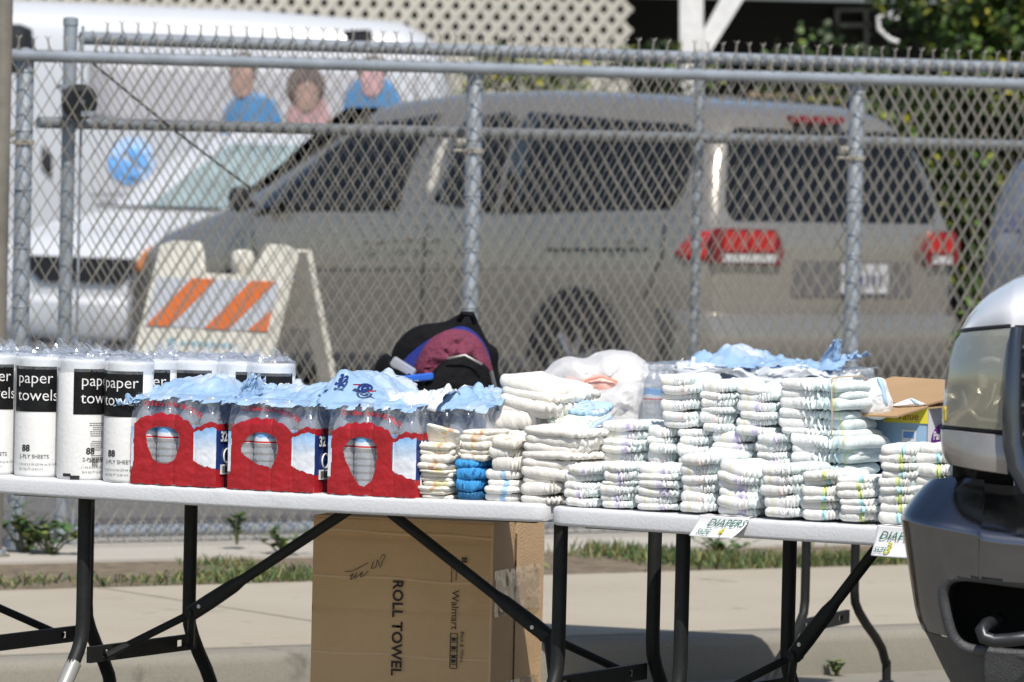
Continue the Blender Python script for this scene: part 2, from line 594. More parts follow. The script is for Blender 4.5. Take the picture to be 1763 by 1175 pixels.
sL, sR = fcoord(FP(-740, 500)), fcoord(FP(2640, 500))
chain(mb, -.012, sL, sR, ZL+.015, lambda s: zrail(s)+.030, .0605, .087, .0023, seed=1)
mb.build('wire_mesh', m_wire, fence, inv=fi, angle=80)
# rolling gate behind it
OFF = .22
gate = thing('rolling_gate', Vector((PF.x, PF.y, ZL))+fn*OFF, 'galvanised chain link rolling gate with middle rail standing behind the fence', 'gate')
gi = winv(gate)
mb = MB()
gA, gB = FP(140, 66, OFF), FP(1900, 122, OFF)
pipe(mb, gA, gB+(gB-gA)*.3, .0225, 12)
mb.build('top_rail', m_galv, gate, inv=gi)
mb = MB()
mA, mB_ = FP(66, 211, OFF), FP(1900, 254, OFF)
pipe(mb, mA, mB_+(mB_-mA)*.3, .0205, 12)
mb.build('middle_rail', mat('dark_galvanised', (.22, .24, .26), .5, .3), gate, inv=gi)
mb = MB()
bA, bB = FP(66, 933, OFF), FP(1900, 893, OFF)
bA.z = bB.z = ZL+.045
pipe(mb, bA, bB+(bB-bA)*.3, .022, 12)
mb.build('bottom_rail', m_galv, gate, inv=gi)
for u, vt, r in ((122, 30, .024), (1206, 108, .019)):
    p = FP(u, vt, OFF+.005 if u < 200 else OFF)
    mb = MB()
    mb.tube([Vector((p.x, p.y, ZL)), p-Vector((0, 0, .03)), p-Vector((0, 0, .028)), p-Vector((0, 0, .004)), p], [r, r, r*1.12, r*1.12, r*.6], 14)
    mb.build('post', m_galv, gate, inv=gi)
mb = MB()
p = FP(143, 45, OFF-.03)
mb.tube([Vector((p.x, p.y, ZL)), p], .0055, 6)
mb.build('tension_bar', m_galv, gate, inv=gi)
mb = MB()
mb.tube([FP(160, 110, OFF-.02), FP(300, 225, OFF-.02), FP(432, 325, OFF-.02)], .0042, 6)
mb.build('truss_rod', m_black_pl, gate, inv=gi)
mb = MB()
def zg(s):
    t = (s-fcoord(gA))/(fcoord(gB)-fcoord(gA))
    return lerp(gA.z, gB.z, t)
chain(mb, OFF-.03, fcoord(FP(142, 500, OFF)), sR+.2, ZL+.04, lambda s: zg(s)+.026, .062, .088, .0023, phase=.02, seed=2)
mb.build('wire_mesh', m_wire, gate, inv=gi, angle=80)
# gate roller
p = FP(137, 176, OFF-.10)
rl = thing('gate_roller', p, 'worn steel gate roller wheel with bracket clamped to the gate post', 'roller')
ri = winv(rl)
mb = MB()
ax = -fn
prof = [(.012, -.02), (.05, -.02), (.062, -.016), (.056, 0), (.062, .016), (.05, .02), (.012, .02)]
X, Z = fd, Vector((0, 0, 1))
vs = [p+X*(r*math.cos(6.2832*k/28))+Z*(r*math.sin(6.2832*k/28))+ax*h for r, h in prof for k in range(28)]
n_ = 28
fs = [(j*n_+k, j*n_+(k+1) % n_, (j+1)*n_+(k+1) % n_, (j+1)*n_+k) for j in range(len(prof)-1) for k in range(n_)]
fs += [tuple(range(n_)), tuple((len(prof)-1)*n_+k for k in range(n_))]
mb.add(vs, fs)
mb.build('wheel', mat('greasy_steel', (.06, .06, .058), .5, .4, .4, 20), rl, inv=ri)
mb = MB()
q = FP(118, 170, OFF-.06)
mb.box(q+Vector((.0, 0, .04)), .085, .03, .016, (fd, fn, Z))
mb.box(q+Vector((-.01, 0, .0)), .018, .03, .09, (fd, fn, Z))
mb.tube([p+ax*.024, p-ax*.09], .009, 8)
mb.box(FP(150, 196, OFF-.12), .05, .012, .02, (fd, fn, Z))
mb.build('bracket', m_galv, rl, inv=ri)
# pole at the left edge
p = atY(0, 560, 19.0)
pole = thing('steel_pole', Vector((p.x-.012, p.y, ZW)), 'weathered brown grey steel pole at the far left before the fence', 'pole')
mb = MB()
mb.lathe([(.06, 0), (.06, .02), (.034, .025), (.0345, 2.6), (.028, 2.62)], 20)
mb.build('shaft', mat('weathered_pole', (.17, .155, .13), .7, .1, .3, 6), pole)
for a in range(4):
    mb = MB()
    mb.lathe([(.008, .02), (.008, .035), (.005, .037)], 6, (.047*math.cos(a*1.571+.7), .047*math.sin(a*1.571+.7), 0))
    mb.build('anchor_bolt', m_galv, pole)
# ------------------------------------------------------------------ vehicles behind the fence
class Car:
    """body surface: stations (x, ztop, halfwidth); x = 0 at the rear, y to the left side"""
    def __init__(s, st, z0, tum, shear=(1.0, .3, 1.2), nexp=8, belt=1.0):
        s.st, s.z0, s.tum, s.sh, s.n = st, z0, tum, shear, nexp
        s.zt = [(a[0], a[1]) for a in st]
        s.hw = [(a[0], a[2]) for a in st]
    def ys(s, x, z):
        zt, hw = interp(s.zt, x), interp(s.hw, x)
        q = min(.999, max(0, (z-s.z0)/(zt-s.z0)))
        return hw*interp(s.tum, z)*(1-q**s.n)**(1/s.n)
    def xo(s, x, z):
        zb, k, L = s.sh
        return x+k*max(0, z-zb)*(1-sm(0, L, x))
    def inv_x(s, X, z):
        x = X
        for _ in range(12): x -= s.xo(x, z)-X
        return x
    def body(s, name, m, root, K=20):
        mb = MB()
        qs = [math.sin(math.pi/2*(k/K))**.8 for k in range(K+1)]
        ring = []
        for x, zt, hw in s.st:
            L = []
            for q in qs:
                z = s.z0+(zt-s.z0)*q
                L.append((s.xo(x, z), hw*interp(s.tum, z)*max(0, 1-q**s.n)**(1/s.n), z))
            ring.append(L+[(a, -b, c) for a, b, c in reversed(L[:-1])])
        R = len(ring[0])
        o = mb.add([p for r in ring for p in r], [])
        for i in range(len(ring)-1):
            for k in range(R-1):
                mb.f.append([i*R+k, i*R+k+1, (i+1)*R+k+1, (i+1)*R+k]); mb.m.append(0)
            mb.f.append([i*R+R-1, i*R, (i+1)*R, (i+1)*R+R-1]); mb.m.append(0)
        for e in (0, len(ring)-1):
            for k in range(K):
                a, b = e*R+k, e*R+R-1-k
                mb.f.append([a, b, b-1, a+1] if b-1 != a+1 else [a, b, b-1]); mb.m.append(0)
        return mb.build(name, m, root, angle=38)
    def side(s, name, poly, m, root, lift=.006, rows=10, sgn=1):
        """panel on the side surface from a convex (x, z) polygon"""
        zs = [p[1] for p in poly]
        a, b = min(zs), max(zs)
        mb, prev = MB(), None
        cols = 8
        for j in range(rows+1):
            z = min(b-1e-4, max(a+1e-4, a+(b-a)*j/rows))
            xs = []
            for i in range(len(poly)):
                (x1, z1), (x2, z2) = poly[i], poly[(i+1) % len(poly)]
                if (z1-z)*(z2-z) <= 0 and z1 != z2: xs.append(x1+(x2-x1)*(z-z1)/(z2-z1))
            if len(xs) < 2: continue
            row = []
            for c in range(cols+1):
                X = lerp(min(xs), max(xs), c/cols)
                row.append((X, sgn*(s.ys(s.inv_x(X, z), z)+lift), z))
            cur = mb.add(row, [])
            if prev is not None:
                for c in range(cols):
                    mb.f.append([prev+c, prev+c+1, cur+c+1, cur+c]); mb.m.append(0)
            prev = cur
        o = mb.build(name, m, root)
        md = o.modifiers.new('thick', 'SOLIDIFY')
        md.thickness = .008
        return o
    def end(s, name, poly, m, root, front=False, lift=.006, dep=.012):
        """panel on the rear or nose from a (y, z) polygon"""
        x0 = s.st[-1][0] if front else s.st[0][0]
        d = 1 if front else -1
        mb = MB()
        n = len(poly)
        vs = [(s.xo(x0, z)+d*lift, y, z) for y, z in poly]+[(s.xo(x0, z)+d*(lift-dep), y, z) for y, z in poly]
        mb.add(vs, [tuple(range(n)), tuple(range(2*n-1, n-1, -1))]+[(i, (i+1) % n, n+(i+1) % n, n+i) for i in range(n)])
        return mb.build(name, m, root, smooth=False)
def wheel(root, x, y, r, wd=.2, rimc=None):
    mb = MB()
    def rev(prof, n=28):
        vs = [(x+q*math.cos(6.2832*k/n), y+h, r+q*math.sin(6.2832*k/n)) for q, h in prof for k in range(n)]
        fs = [(j*n+k, j*n+(k+1) % n, (j+1)*n+(k+1) % n, (j+1)*n+k) for j in range(len(prof)-1) for k in range(n)]
        fs += [tuple(range(n)), tuple((len(prof)-1)*n+k for k in range(n))]
        return vs, fs
    h = wd/2
    mb.add(*rev([(r*.62, -h), (r*.9, -h), (r, -h*.75), (r, h*.75), (r*.9, h), (r*.62, h)]))
    w_ = mb.build('wheel', m_rubber, root)
    mb = MB()
    sg = 1 if y > 0 else -1
    mb.add(*rev([(r*.60, h*sg*.99), (r*.58, h*sg*.8), (r*.2, h*sg*.9), (.02, h*sg*1.0)]))
    for k in range(7):
        a = k*6.2832/7
        mb.tube([(x+.05*math.cos(a), y+h*sg*1.0, r+.05*math.sin(a)), (x+r*.57*math.cos(a), y+h*sg*.96, r+r*.57*math.sin(a))], .022, 6)
    mb.build('rim', mat('rim_alloy', (.35, .35, .35), .35, .7), w_)
m_glass = mat('tinted_glass', (.008, .009, .010), .06, 0, .1, 4, spec=.32)
m_glass2 = mat('pale_glass', (.30, .38, .38), .08, 0, .25, 3, spec=.7)
m_sil = mat('silver_beige_paint', (.30, .277, .24), .24, .5, .06, 2, coat=1.0)
m_tail = mat('tail_lens_red', (.42, .012, .012), .12, 0, .35, 18, spec=.7)
m_taild = mat('dark_lens_red', (.16, .01, .015), .2)
m_lens = mat('clear_lens', (.62, .62, .62), .12, .3, .2, 30)
m_orange = mat('orange_marker', (.65, .20, .03), .3)
m_whitecar = mat('white_car_paint', (.62, .64, .67), .3, 0, .04, 1.5, coat=.4)
TH = rad(50)
FW, LF = Vector((-math.cos(TH), math.sin(TH), 0)), Vector((-math.sin(TH), -math.cos(TH), 0))
corner = atY(1215, 500, 28.4)
RZ = math.atan2(FW.y, FW.x)
org = Vector((corner.x, corner.y, ZL))-LF*.88
van = thing('minivan', org, 'silver beige minivan with tinted windows parked behind the gate', 'minivan', rz=RZ)
T = [(0, .96), (.4, .985), (.75, 1.0), (1.0, .985), (1.15, .955), (1.45, .88), (1.75, .79)]
st = [(0, 1.56, .80), (.03, 1.62, .85), (.10, 1.665, .88), (.3, 1.70, .89), (.8, 1.735, .895), (1.7, 1.755, .9), (2.4, 1.74, .9), (2.9, 1.70, .9), (3.15, 1.64, .9), (3.45, 1.48, .9), (3.75, 1.30, .9), (4.0, 1.15, .89), (4.2, 1.07, .88), (4.45, .98, .86), (4.62, .88, .82), (4.74, .76, .76), (4.80, .62, .66)]
st = [(x if x <= 3.75 else 3.75+(x-3.75)*1.33, a, b) for x, a, b in st]
car = Car(st, .24, T, (1.05, .30, 1.3), 7)
car.body('body', m_sil, van)
vi = winv(van)
def vs_(u, v, zofs=0):
    """pixel to the minivan's left side plane"""
    p = vi @ onpl(u, v, corner-LF*.05, LF)
    return (p.x, p.z)
def vr_(u, v):
    p = vi @ onpl(u, v, corner-FW*.02+FW*.0, FW)
    return (p.y, p.z)
def vpoly(L): return [vs_(*q) for q in L]
car.side('window', vpoly([(440, 372), (470, 330), (605, 213), (640, 200), (722, 194), (700, 290), (694, 374)]), m_glass, van)
car.side('window', vpoly([(752, 360), (762, 300), (770, 193), (835, 190), (862, 192), (862, 368)]), m_glass, van)
car.side('window', vpoly([(870, 368), (870, 192), (1000, 194), (1120, 202), (1165, 222), (1176, 260), (1176, 330), (1160, 362)]), m_glass, van)
car.side('pillar_trim', vpoly([(738, 345), (740, 240), (750, 240), (750, 345)]), mat('pale_trim', (.6, .57, .5), .5), van, rows=4)
car.side('door_track', vpoly([(955, 427), (955, 432), (1130, 432), (1130, 427)]), m_black_pl, van, rows=3)
for u, v in ((665, 418), (716, 414), (752, 416)):
    h = car.side('door_handle', vpoly([(u-16, v-5), (u+12, v-5), (u+12, v+3), (u-16, v+3)]), m_sil, van, lift=.03, rows=3)
car.side('door_handle', vpoly([(1076, 412), (1100, 412), (1100, 418), (1076, 418)]), m_sil, van, lift=.03, rows=3)
# rub strip, sill, wheel arches
car.side('sill_trim', vpoly([(520, 600), (520, 640), (930, 660), (930, 615)]), mat('sill_dark', (.07, .07, .068), .5), van, rows=3)
for (uu, vv) in ((1008, 590),):
    cx, cz = vs_(uu, vv)
wr = .335
for cx_ in (cx, cx+2.95):
    arch = [(cx_+.40*math.cos(t), .34+.40*math.sin(t)) for t in [math.pi*k/14 for k in range(15)]]
    car.side('wheel_arch', arch, m_black_pl, van, lift=.004, rows=12)
    for sy in (1, -1):
        wheel(van, cx_, sy*.80, wr, .2)
# rear end
rp = lambda L: [vr_(*q) for q in L]
rw = car.end('rear_window', [(.70, 1.10), (.735, 1.16), (.62, 1.52), (.56, 1.565), (-.56, 1.565), (-.62, 1.52), (-.735, 1.16), (-.70, 1.10)], m_glass, van)
mb = MB()
for sgn, inn in ((1, .38), (-1, .60)):
    L = car.end('tail_light', [(sgn*.85, .885), (sgn*.86, 1.0), (sgn*.82, 1.06), (sgn*(inn+.05), 1.055), (sgn*inn, .945), (sgn*(inn+.03), .875)], m_taild, van, lift=.03, dep=.05)
    R = car.end('reversing_lens', [(sgn*.80, .89), (sgn*.80, .93), (sgn*(inn+.06), .93), (sgn*(inn+.06), .89)], m_lens, van, lift=.036, dep=.01)
    R.parent = L
    k0_, k1_ = lerp(inn, .84, .15), lerp(inn, .84, .52)
    for a_, b_ in ((k0_, k1_), (k1_+.02, .80)):
        R2 = car.end('brake_lens', [(sgn*b_, .945), (sgn*b_, 1.045), (sgn*a_, 1.04), (sgn*a_, .945)], m_tail, van, lift=.037, dep=.01)
        R2.parent = L
    car.side('side_lens', [(.01, .89), (.16, .89), (.24, .92), (.10, 1.05), (.01, 1.06)], m_tail, van, lift=.012, rows=5, sgn=sgn)
for L in ([(746, 372), (744, 470), (738, 600), (741, 600), (748, 470), (750, 372)], [(440, 380), (470, 500), (478, 600), (481, 600), (474, 500), (444, 380)], [(1150, 366), (1152, 440), (1120, 520), (1124, 520), (1156, 440), (1154, 366)]):
    car.side('door_seam', vpoly(L), m_black_pl, van, lift=.002, rows=6)
car.side('crease_shade_strip', vpoly([(450, 462), (450, 466), (1160, 462), (1160, 458)]), mat('crease_shadow', (.15, .14, .125), .5), van, lift=.003, rows=2)  # dark strip painted as the shade along the body crease
car.end('high_brake_light', [(.17, 1.60), (.17, 1.635), (-.17, 1.635), (-.17, 1.60)], m_taild, van, lift=.03, dep=.06)
plate = car.end('license_plate', [(-.03, .735), (-.03, .885), (-.36, .885), (-.36, .735)], mat('plate_white', (.46, .46, .46), .5), van, lift=.02)
mb = MB()
for k in range(6):
    mb.box((car.xo(0, .8)-.024, -.075-k*.045, .80), .004, .02, .055)
mb.build('plate_marks', mat('plate_blue', (.07, .08, .16), .6), plate)
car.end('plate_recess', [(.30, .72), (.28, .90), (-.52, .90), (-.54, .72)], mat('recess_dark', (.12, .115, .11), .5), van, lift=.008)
mb = MB()
bpts = [(.35, .885), (.1, .91), (-.02, .86), (-.075, .7), (-.085, 0), (-.075, -.7), (-.02, -.86), (.1, -.91), (.35, -.885)]
for j, (dz, dx) in enumerate(((.33, .04), (.42, 0), (.58, 0), (.63, .025), (.645, .06))):
    pass
rows = [[(x+dx, y, dz) for x, y in bpts] for dz, dx in ((.30, .05), (.40, 0), (.56, 0), (.62, .02), (.645, .07))]
o_ = mb.add([p for r in rows for p in r], [(j*9+i, j*9+i+1, (j+1)*9+i+1, (j+1)*9+i) for j in range(4) for i in range(8)])
b_ = mb.build('rear_bumper', m_sil, van)
b_.modifiers.new('t', 'SOLIDIFY').thickness = .02
car.side('marker_light', [(4.83, .70), (4.88, .88), (4.96, .86), (4.93, .70)], m_orange, van, lift=.012, rows=5)
mb = MB()
mb.tube([(3.72, .88, 1.10), (3.72, .98, 1.12)], .02, 6)
mb.lathe([(.02, -.07), (.055, -.055), (.065, 0), (.055, .055), (.02, .07)], 12, (3.70, 1.0, 1.13))
mb.build('wing_mirror', m_black_pl, van)
# windscreen of the minivan
mb = MB()
def wsp(a, b):
    x = lerp(3.12, 4.05, b)
    y = (a-.5)*2*.72
    zt = interp(car.zt, x)
    q = min(.999, abs(y)/(interp(car.hw, x)))
    return (x, y, zt-.02*q+.012)
mb.grid(wsp, 8, 8)
mb.build('windscreen', m_glass, van)
mb = MB()
mb.lathe([(.10, -.05), (.13, 0), (.13, .30), (.09, .36)], 10, (2.6, .35, 1.2))
mb.build('front_seat', m_black_pl, van)
# white car facing us behind the minivan
A2 = rad(55)
F2 = Vector((-math.cos(A2), -math.sin(A2), 0))
nose = atY(140, 500, 33.6)
nose.z = ZL
rz2 = math.atan2(F2.y, F2.x)
car2r = thing('white_car', nose-F2*4.3, 'white car with black grille facing the gate behind the minivan nose', 'car', rz=rz2)
st2 = [(0, 1.3, .74), (.06, 1.4, .80), (.25, 1.5, .84), (.8, 1.54, .86), (1.6, 1.56, .87), (2.2, 1.52, .87), (2.45, 1.46, .87), (2.8, 1.27, .87), (3.1, 1.08, .87), (3.25, 1.03, .87), (3.7, .97, .86), (4.0, .90, .83), (4.15, .84, .80), (4.25, .76, .74), (4.3, .66, .66)]
car2 = Car(st2, .2, T, (.95, .25, 1.0), 9)
car2.body('body', m_whitecar, car2r)
mb = MB()
def ws2(a, b):
    x = lerp(2.50, 3.22, b)
    y = lerp(lerp(-.30, -.42, b), lerp(.60, .76, b), a)
    return (x, y, interp(car2.zt, x)+.012-.03*(abs(y)/.87)**4)
mb.grid(ws2, 8, 8)
mb.build('windscreen', m_glass2, car2r)
mb = MB()
mb.box((3.245, 0, 1.045), .03, 1.5, .012)
mb.build('cowl_strip', m_black_pl, car2r)
car2.end('grille', [(.30, .60), (.42, .70), (.40, .75), (-.40, .75), (-.42, .70), (-.30, .60)], m_black_pl, car2r, front=True, lift=.02, dep=.03)
car2.end('lower_grille', [(.34, .24), (.40, .33), (-.40, .33), (-.34, .24)], m_black_pl, car2r, front=True, lift=.03, dep=.04)
for sg in (1, -1):
    mb = MB()
    mb.grid(lambda a, b: (4.06+.2*(1-a)*(.6+.4*b)+.02, sg*(.60+.17*a), .66+.15*b), 4, 4)
    h_ = mb.build('headlight', m_lens, car2r)
    h_.modifiers.new('t', 'SOLIDIFY').thickness = .02
    for x_ in (.8, 3.45): wheel(car2r, x_, sg*.76, .31, .2)
    car2.side('window', [(1.3, 1.02), (1.35, 1.40), (2.25, 1.40), (2.85, 1.04)], m_glass, car2r, sgn=sg)
mb = MB()
bp2 = [(4.0, .84), (4.2, .80), (4.33, .62), (4.37, 0), (4.33, -.62), (4.2, -.80), (4.0, -.84)]
rows = [[(x+dx, y, z) for x, y in bp2] for z, dx in ((.22, -.05), (.30, 0), (.48, 0), (.52, -.04))]
mb.add([p for r in rows for p in r], [(j*7+i, j*7+i+1, (j+1)*7+i+1, (j+1)*7+i) for j in range(3) for i in range(6)])
b_ = mb.build('bumper', m_whitecar, car2r)
b_.modifiers.new('t', 'SOLIDIFY').thickness = .02
# big white van with printed side
m_vanw = mat('white_van_paint', (.50, .52, .555), .35, 0, .03, 1.2, coat=.3)
p = atY(806, 300, 38.0)
yv = rad(-1.0)
v3 = thing('white_van', Vector((p.x, p.y+1.0, ZL)), 'tall white van with blue logo and printed figures on its side', 'van', rz=math.pi+yv)
T3 = [(0, .97), (.6, 1.0), (1.3, 1.0), (1.9, .95), (2.35, .88)]
st3 = [(0, 1.95, .86), (.03, 2.10, .92), (.12, 2.22, .97), (.35, 2.30, 1.0), (1.5, 2.36, 1.0), (3.0, 2.39, 1.0), (4.6, 2.37, 1.0), (5.0, 2.25, .98), (5.5, 1.5, .96), (6.0, 1.2, .92), (6.2, .9, .85)]
car3 = Car(st3, .3, T3, (1.0, .16, .8), 12)
car3.body('body', m_vanw, v3)
v3i = winv(v3)
v3n = Vector((math.sin(yv), -math.cos(yv), 0))
v3p = v3.location+v3n*1.0
def w3(u, v):
    q = v3i @ onpl(u, v, v3p, v3n)
    return (q.x, q.z)
def panel3(name, L, m, lift=.006, rows=8): return car3.side(name, [w3(*q) for q in L], m, v3, lift=lift, rows=rows)
panel3('side_window', [(588, 50), (600, 77), (646, 78), (636, 50)], m_glass)
panel3('grey_side_panel', [(150, 105), (150, 212), (720, 230), (720, 120)], mat('van_side_grey', (.42, .42, .45), .45), lift=.004)  # grey area slightly darker than the van paint
m_pblue = mat('print_blue', (.05, .20, .42), .5, 0, .25, 3)
m_pskin = mat('print_skin', (.34, .21, .17), .5, 0, .2, 6)
m_pdark = mat('print_dark', (.09, .06, .055), .5)
m_ppink = mat('print_pink', (.46, .27, .28), .5, 0, .2, 6)
def oval(cx, cy, rx, ry, n=18): return [(cx+rx*math.cos(6.2832*k/n), cy+ry*math.sin(6.2832*k/n)) for k in range(n)]
def figure(shirt, head, hair, ms, mh):
    a = panel3('printed_figure', shirt, ms, lift=.008)
    b = panel3('printed_face', head, mh, lift=.016); b.parent = a
    if hair: c_ = panel3('printed_hair', hair, m_pdark, lift=.012); c_.parent = a
figure([(380, 262), (384, 190), (405, 165), (440, 158), (470, 172), (486, 205), (484, 232), (450, 236), (420, 250)], oval(416, 138, 20, 34), oval(418, 120, 24, 34), m_pblue, m_pskin)
figure([(500, 235), (492, 200), (505, 165), (535, 155), (562, 175), (574, 235)], oval(528, 168, 20, 28), oval(526, 150, 34, 40), m_ppink, m_pskin)
figure([(588, 225), (592, 165), (612, 135), (650, 128), (678, 145), (694, 185), (690, 215)], oval(640, 140, 20, 30), oval(640, 122, 24, 30), m_pblue, m_ppink)
# logo: interlocked pale and strong blue bands
m_lg1, m_lg2 = mat('logo_blue', (.16, .42, .85), .5), mat('logo_pale', (.42, .60, .90), .5)
def arcband(cx, cy, r1, r2, a0, a1, name, m, lift=.008):
    n = max(3, int(abs(a1-a0)/12))
    mb = MB()
    vs = []
    for k in range(n+1):
        a = rad(lerp(a0, a1, k/n))
        for r in (r1, r2):
            X, zz_ = w3(cx+r*math.cos(a), cy-r*math.sin(a))
            vs.append((X, car3.ys(car3.inv_x(X, zz_), zz_)+lift, zz_))
    mb.add(vs, [(2*k, 2*k+1, 2*k+3, 2*k+2) for k in range(n)])
    return mb.build(name, m, v3, smooth=False)
lg = arcband(227, 276, 20, 40, 20, 170, 'logo_mark', m_lg2)
for a in ((227, 276, 22, 42, 175, 275, m_lg1), (227, 276, 20, 40, 285, 372, m_lg2)):
    q = arcband(*a[:6], 'logo_mark', a[6], .010); q.parent = lg
for L in ([(196, 296), (205, 268), (222, 276), (250, 306), (228, 312)], [(214, 258), (236, 250), (262, 282), (252, 298)]):
    q = panel3('logo_mark', L, m_lg1, lift=.012, rows=4); q.parent = lg
for (a, b, y_) in ((156, 268, 333), (170, 262, 345)):
    panel3('lettering', [(a, y_-2), (a, y_+2), (b, y_+4), (b, y_)], mat('print_letter_grey', (.45, .46, .5), .5), lift=.006, rows=2)
panel3('door_handle', [(72, 248), (72, 305), (90, 307), (90, 250)], m_black_pl, lift=.02, rows=3)
panel3('door_seam', [(104, 90), (104, 420), (107, 420), (107, 90)], mat('seam_grey', (.3, .3, .32), .6), lift=.003, rows=3)
for x_ in (1.0, 4.9):
    wheel(v3, x_, .86, .36, .22); wheel(v3, x_, -.86, .36, .22)
mb = MB()
pp = v3i @ atY(28, 85, 36.6)
mb.lathe([(.03, -.16), (.10, -.13), (.12, 0), (.10, .13), (.03, .16)], 12, pp)
mb.tube([pp, pp+Vector((.0, -.35, -.1))], .03, 8)
mb.build('wing_mirror', m_black_pl, v3)
# blue grey car at the right edge
p = atY(1712, 470, 30.2)
p.z = ZL
car4r = thing('blue_grey_car', p+Vector((.75, .3, 0)), 'blue grey car with a small window sticker, half hidden behind the truck', 'car', rz=rad(75))
car4 = Car(st2, .2, T, (.95, .25, 1.0), 9)
car4.body('body', mat('blue_grey_paint', (.17, .19, .23), .35, .4, .05, 2, coat=.5), car4r)
car4.end('rear_window', [(.62, 1.0), (.52, 1.30), (-.52, 1.30), (-.62, 1.0)], mat('grey_glass', (.10, .11, .13), .1), car4r)
q = car4.end('window_sticker', [(.58, 1.06), (.56, 1.16), (.40, 1.16), (.42, 1.06)], mat('sticker_red', (.25, .07, .09), .5), car4r, lift=.012)
q2 = car4.end('sticker_panel', [(.70, 1.06), (.68, 1.15), (.59, 1.15), (.60, 1.06)], mat('sticker_blue', (.06, .07, .14), .5), car4r, lift=.012)
for sg in (1, -1):
    car4.end('tail_light', [(sg*.74, .58), (sg*.74, .66), (sg*.60, .65), (sg*.60, .59)], m_taild, car4r, lift=.012)
    for x_ in (.8, 3.45): wheel(car4r, x_, sg*.76, .31, .2)
# ------------------------------------------------------------------ A-frame barricade
wv, nv = Vector((.72, -.69, 0)), Vector((-.69, -.72, 0))
p = atY(402, 595, 23.3)
SC = 9794/23.3
bar = thing('barricade', Vector((p.x, p.y, ZL)), 'dirty white plastic folding barricade with orange diagonal stripes behind the gate', 'barricade')
apex = atY(405, 430, 23.3)
hA = apex.z-ZL
cx_ = Vector((apex.x, apex.y, 0))
bar.location = Vector((apex.x, apex.y, ZL))
W2 = .40
tl = .30
def bp_(a, h, side=1, d=0):      # a across -1..1, h height fraction, side = which leaf
    t = (1-h)*tl+.02
    return wv*(a*W2)+nv*(side*t+side*d)+Vector((0, 0, h*hA))
def slab(mb, pts, th, side=1, mi=None):
    nn = (nv*side+Vector((0, 0, tl/hA))).normalized()
    mb.prism([bp_(a, h, side) for a, h in pts], nn*th, mi)
for side in (1, -1):
    mb = MB()
    slab(mb, [(-1, .0), (-1, 1.0), (-.82, 1.02), (-.45, 1.02), (-.28, .89), (.1, .89), (.42, .89), (.58, 1.02), (.85, 1.02), (1, 1.0), (1, 0), (.8, 0), (.8, .42), (-.8, .42), (-.8, 0)], .03, side)
    if side == 1:
        leaf = mb.build('front_panel', m_dirtywhite, bar, smooth=False)
    else:
        back = MB()
        for s2 in (-1, 1):
            slab(back, [(s2, 0), (s2, 1.0), (s2*.80, 1.0), (s2*.80, 0)] if s2 > 0 else [(-1, 0), (-.8, 0), (-.8, 1.0), (-1, 1.0)], .03, side)
        slab(back, [(-.8, .88), (.8, .88), (.8, .68), (-.8, .68)], .025, side)
        back.build('rear_panel', m_dirtywhite, bar, smooth=False)
mb = MB()
for (a, h) in ((.22, .94),):
    c = bp_(a, h)
    mb.lathe([(.03, -.05), (.045, -.03), (.05, .02), (.045, .05), (.02, .06)], 14, c)
mb.build('knob', m_dirtywhite, bar)
mb = MB()
slab(mb, [(-.93, .66), (-.93, .865), (.90, .865), (.90, .66)], .034)
strip_ = mb.build('reflective_sheet', mat('reflective_grey', (.58, .60, .64), .35, .1, .06, 60), bar, smooth=False)
m_or = mat('reflective_orange', (.72, .17, .03), .4, 0, .1, 30)
for x0 in (-.90, -.02, .80):
    mb = MB()
    a, b = x0, x0+.42
    dx = .52
    P = [(a, .66), (a+.36, .66), (a+.36+dx, .865), (a+dx, .865)]
    if x0 > .5: P = [(.62, .66), (.90, .66), (.90, .75)]
    slab(mb, P, .037)
    mb.build('orange_stripe', m_or, strip_, smooth=False)
mb = MB()
for k in range(9):
    slab(mb, [(-.34+k*.09, .585), (-.34+k*.09, .605), (-.28+k*.09, .605), (-.28+k*.09, .585)], .0325)
slab(mb, [(-.52, .575), (-.52, .615), (-.42, .615), (-.42, .575)], .0325)
mb.build('faded_marking', mat('faded_blue', (.22, .40, .46), .6), leaf, smooth=False)
# ------------------------------------------------------------------ lattice, porch, house
m_lat = mat('lattice_cream', (.47, .445, .385), .7, 0, .08, 4)
DL = 40.0
lat = thing('lattice_screen', atY(500, 60, DL), 'cream diagonal lattice screen along the porch behind the vans', 'lattice')
li = winv(lat)
xl, xr = atY(-150, 50, DL).x, atY(1086, 50, DL).x
zb_, zt_ = atY(880, 104, DL).z, atY(880, -260, DL).z
px = 28.3/(FPX/DL)
pz = 36.0/(FPX/DL)
mb = MB()
dirs = [Vector((px, 0, pz)).normalized(), Vector((-px, 0, pz)).normalized()]
wd = .046
for di, d in enumerate(dirs):
    nrm = Vector((-d.z, 0, d.x))
    hgt = zt_-zb_
    kx = hgt*px/pz
    n = int((xr-xl+kx)/px)+2
    for i in range(n):
        xs = xl-kx+i*px if di == 0 else xl+i*px
        a, b = Vector((xs, 0, zb_)), Vector((xs+(kx if di == 0 else -kx), 0, zt_))
        t0, t1 = 0.0, 1.0
        dx = b.x-a.x
        ts = sorted(((xl-a.x)/dx, (xr-a.x)/dx))
        t0, t1 = max(0, ts[0]), min(1, ts[1])
        if t1-t0 < .03: continue
        p0, p1 = a.lerp(b, t0), a.lerp(b, t1)
        y0 = DL+di*.0085
        P = [p0+nrm*wd/2, p1+nrm*wd/2, p1-nrm*wd/2, p0-nrm*wd/2]
        mb.prism([Vector((q.x, y0, q.z)) for q in P], (0, .008, 0))
mb.build('slats', m_lat, lat, smooth=False, inv=li)
mb = MB()
mb.box(((xl+xr)/2, DL+.012, zb_-.02), xr-xl, .05, .07)
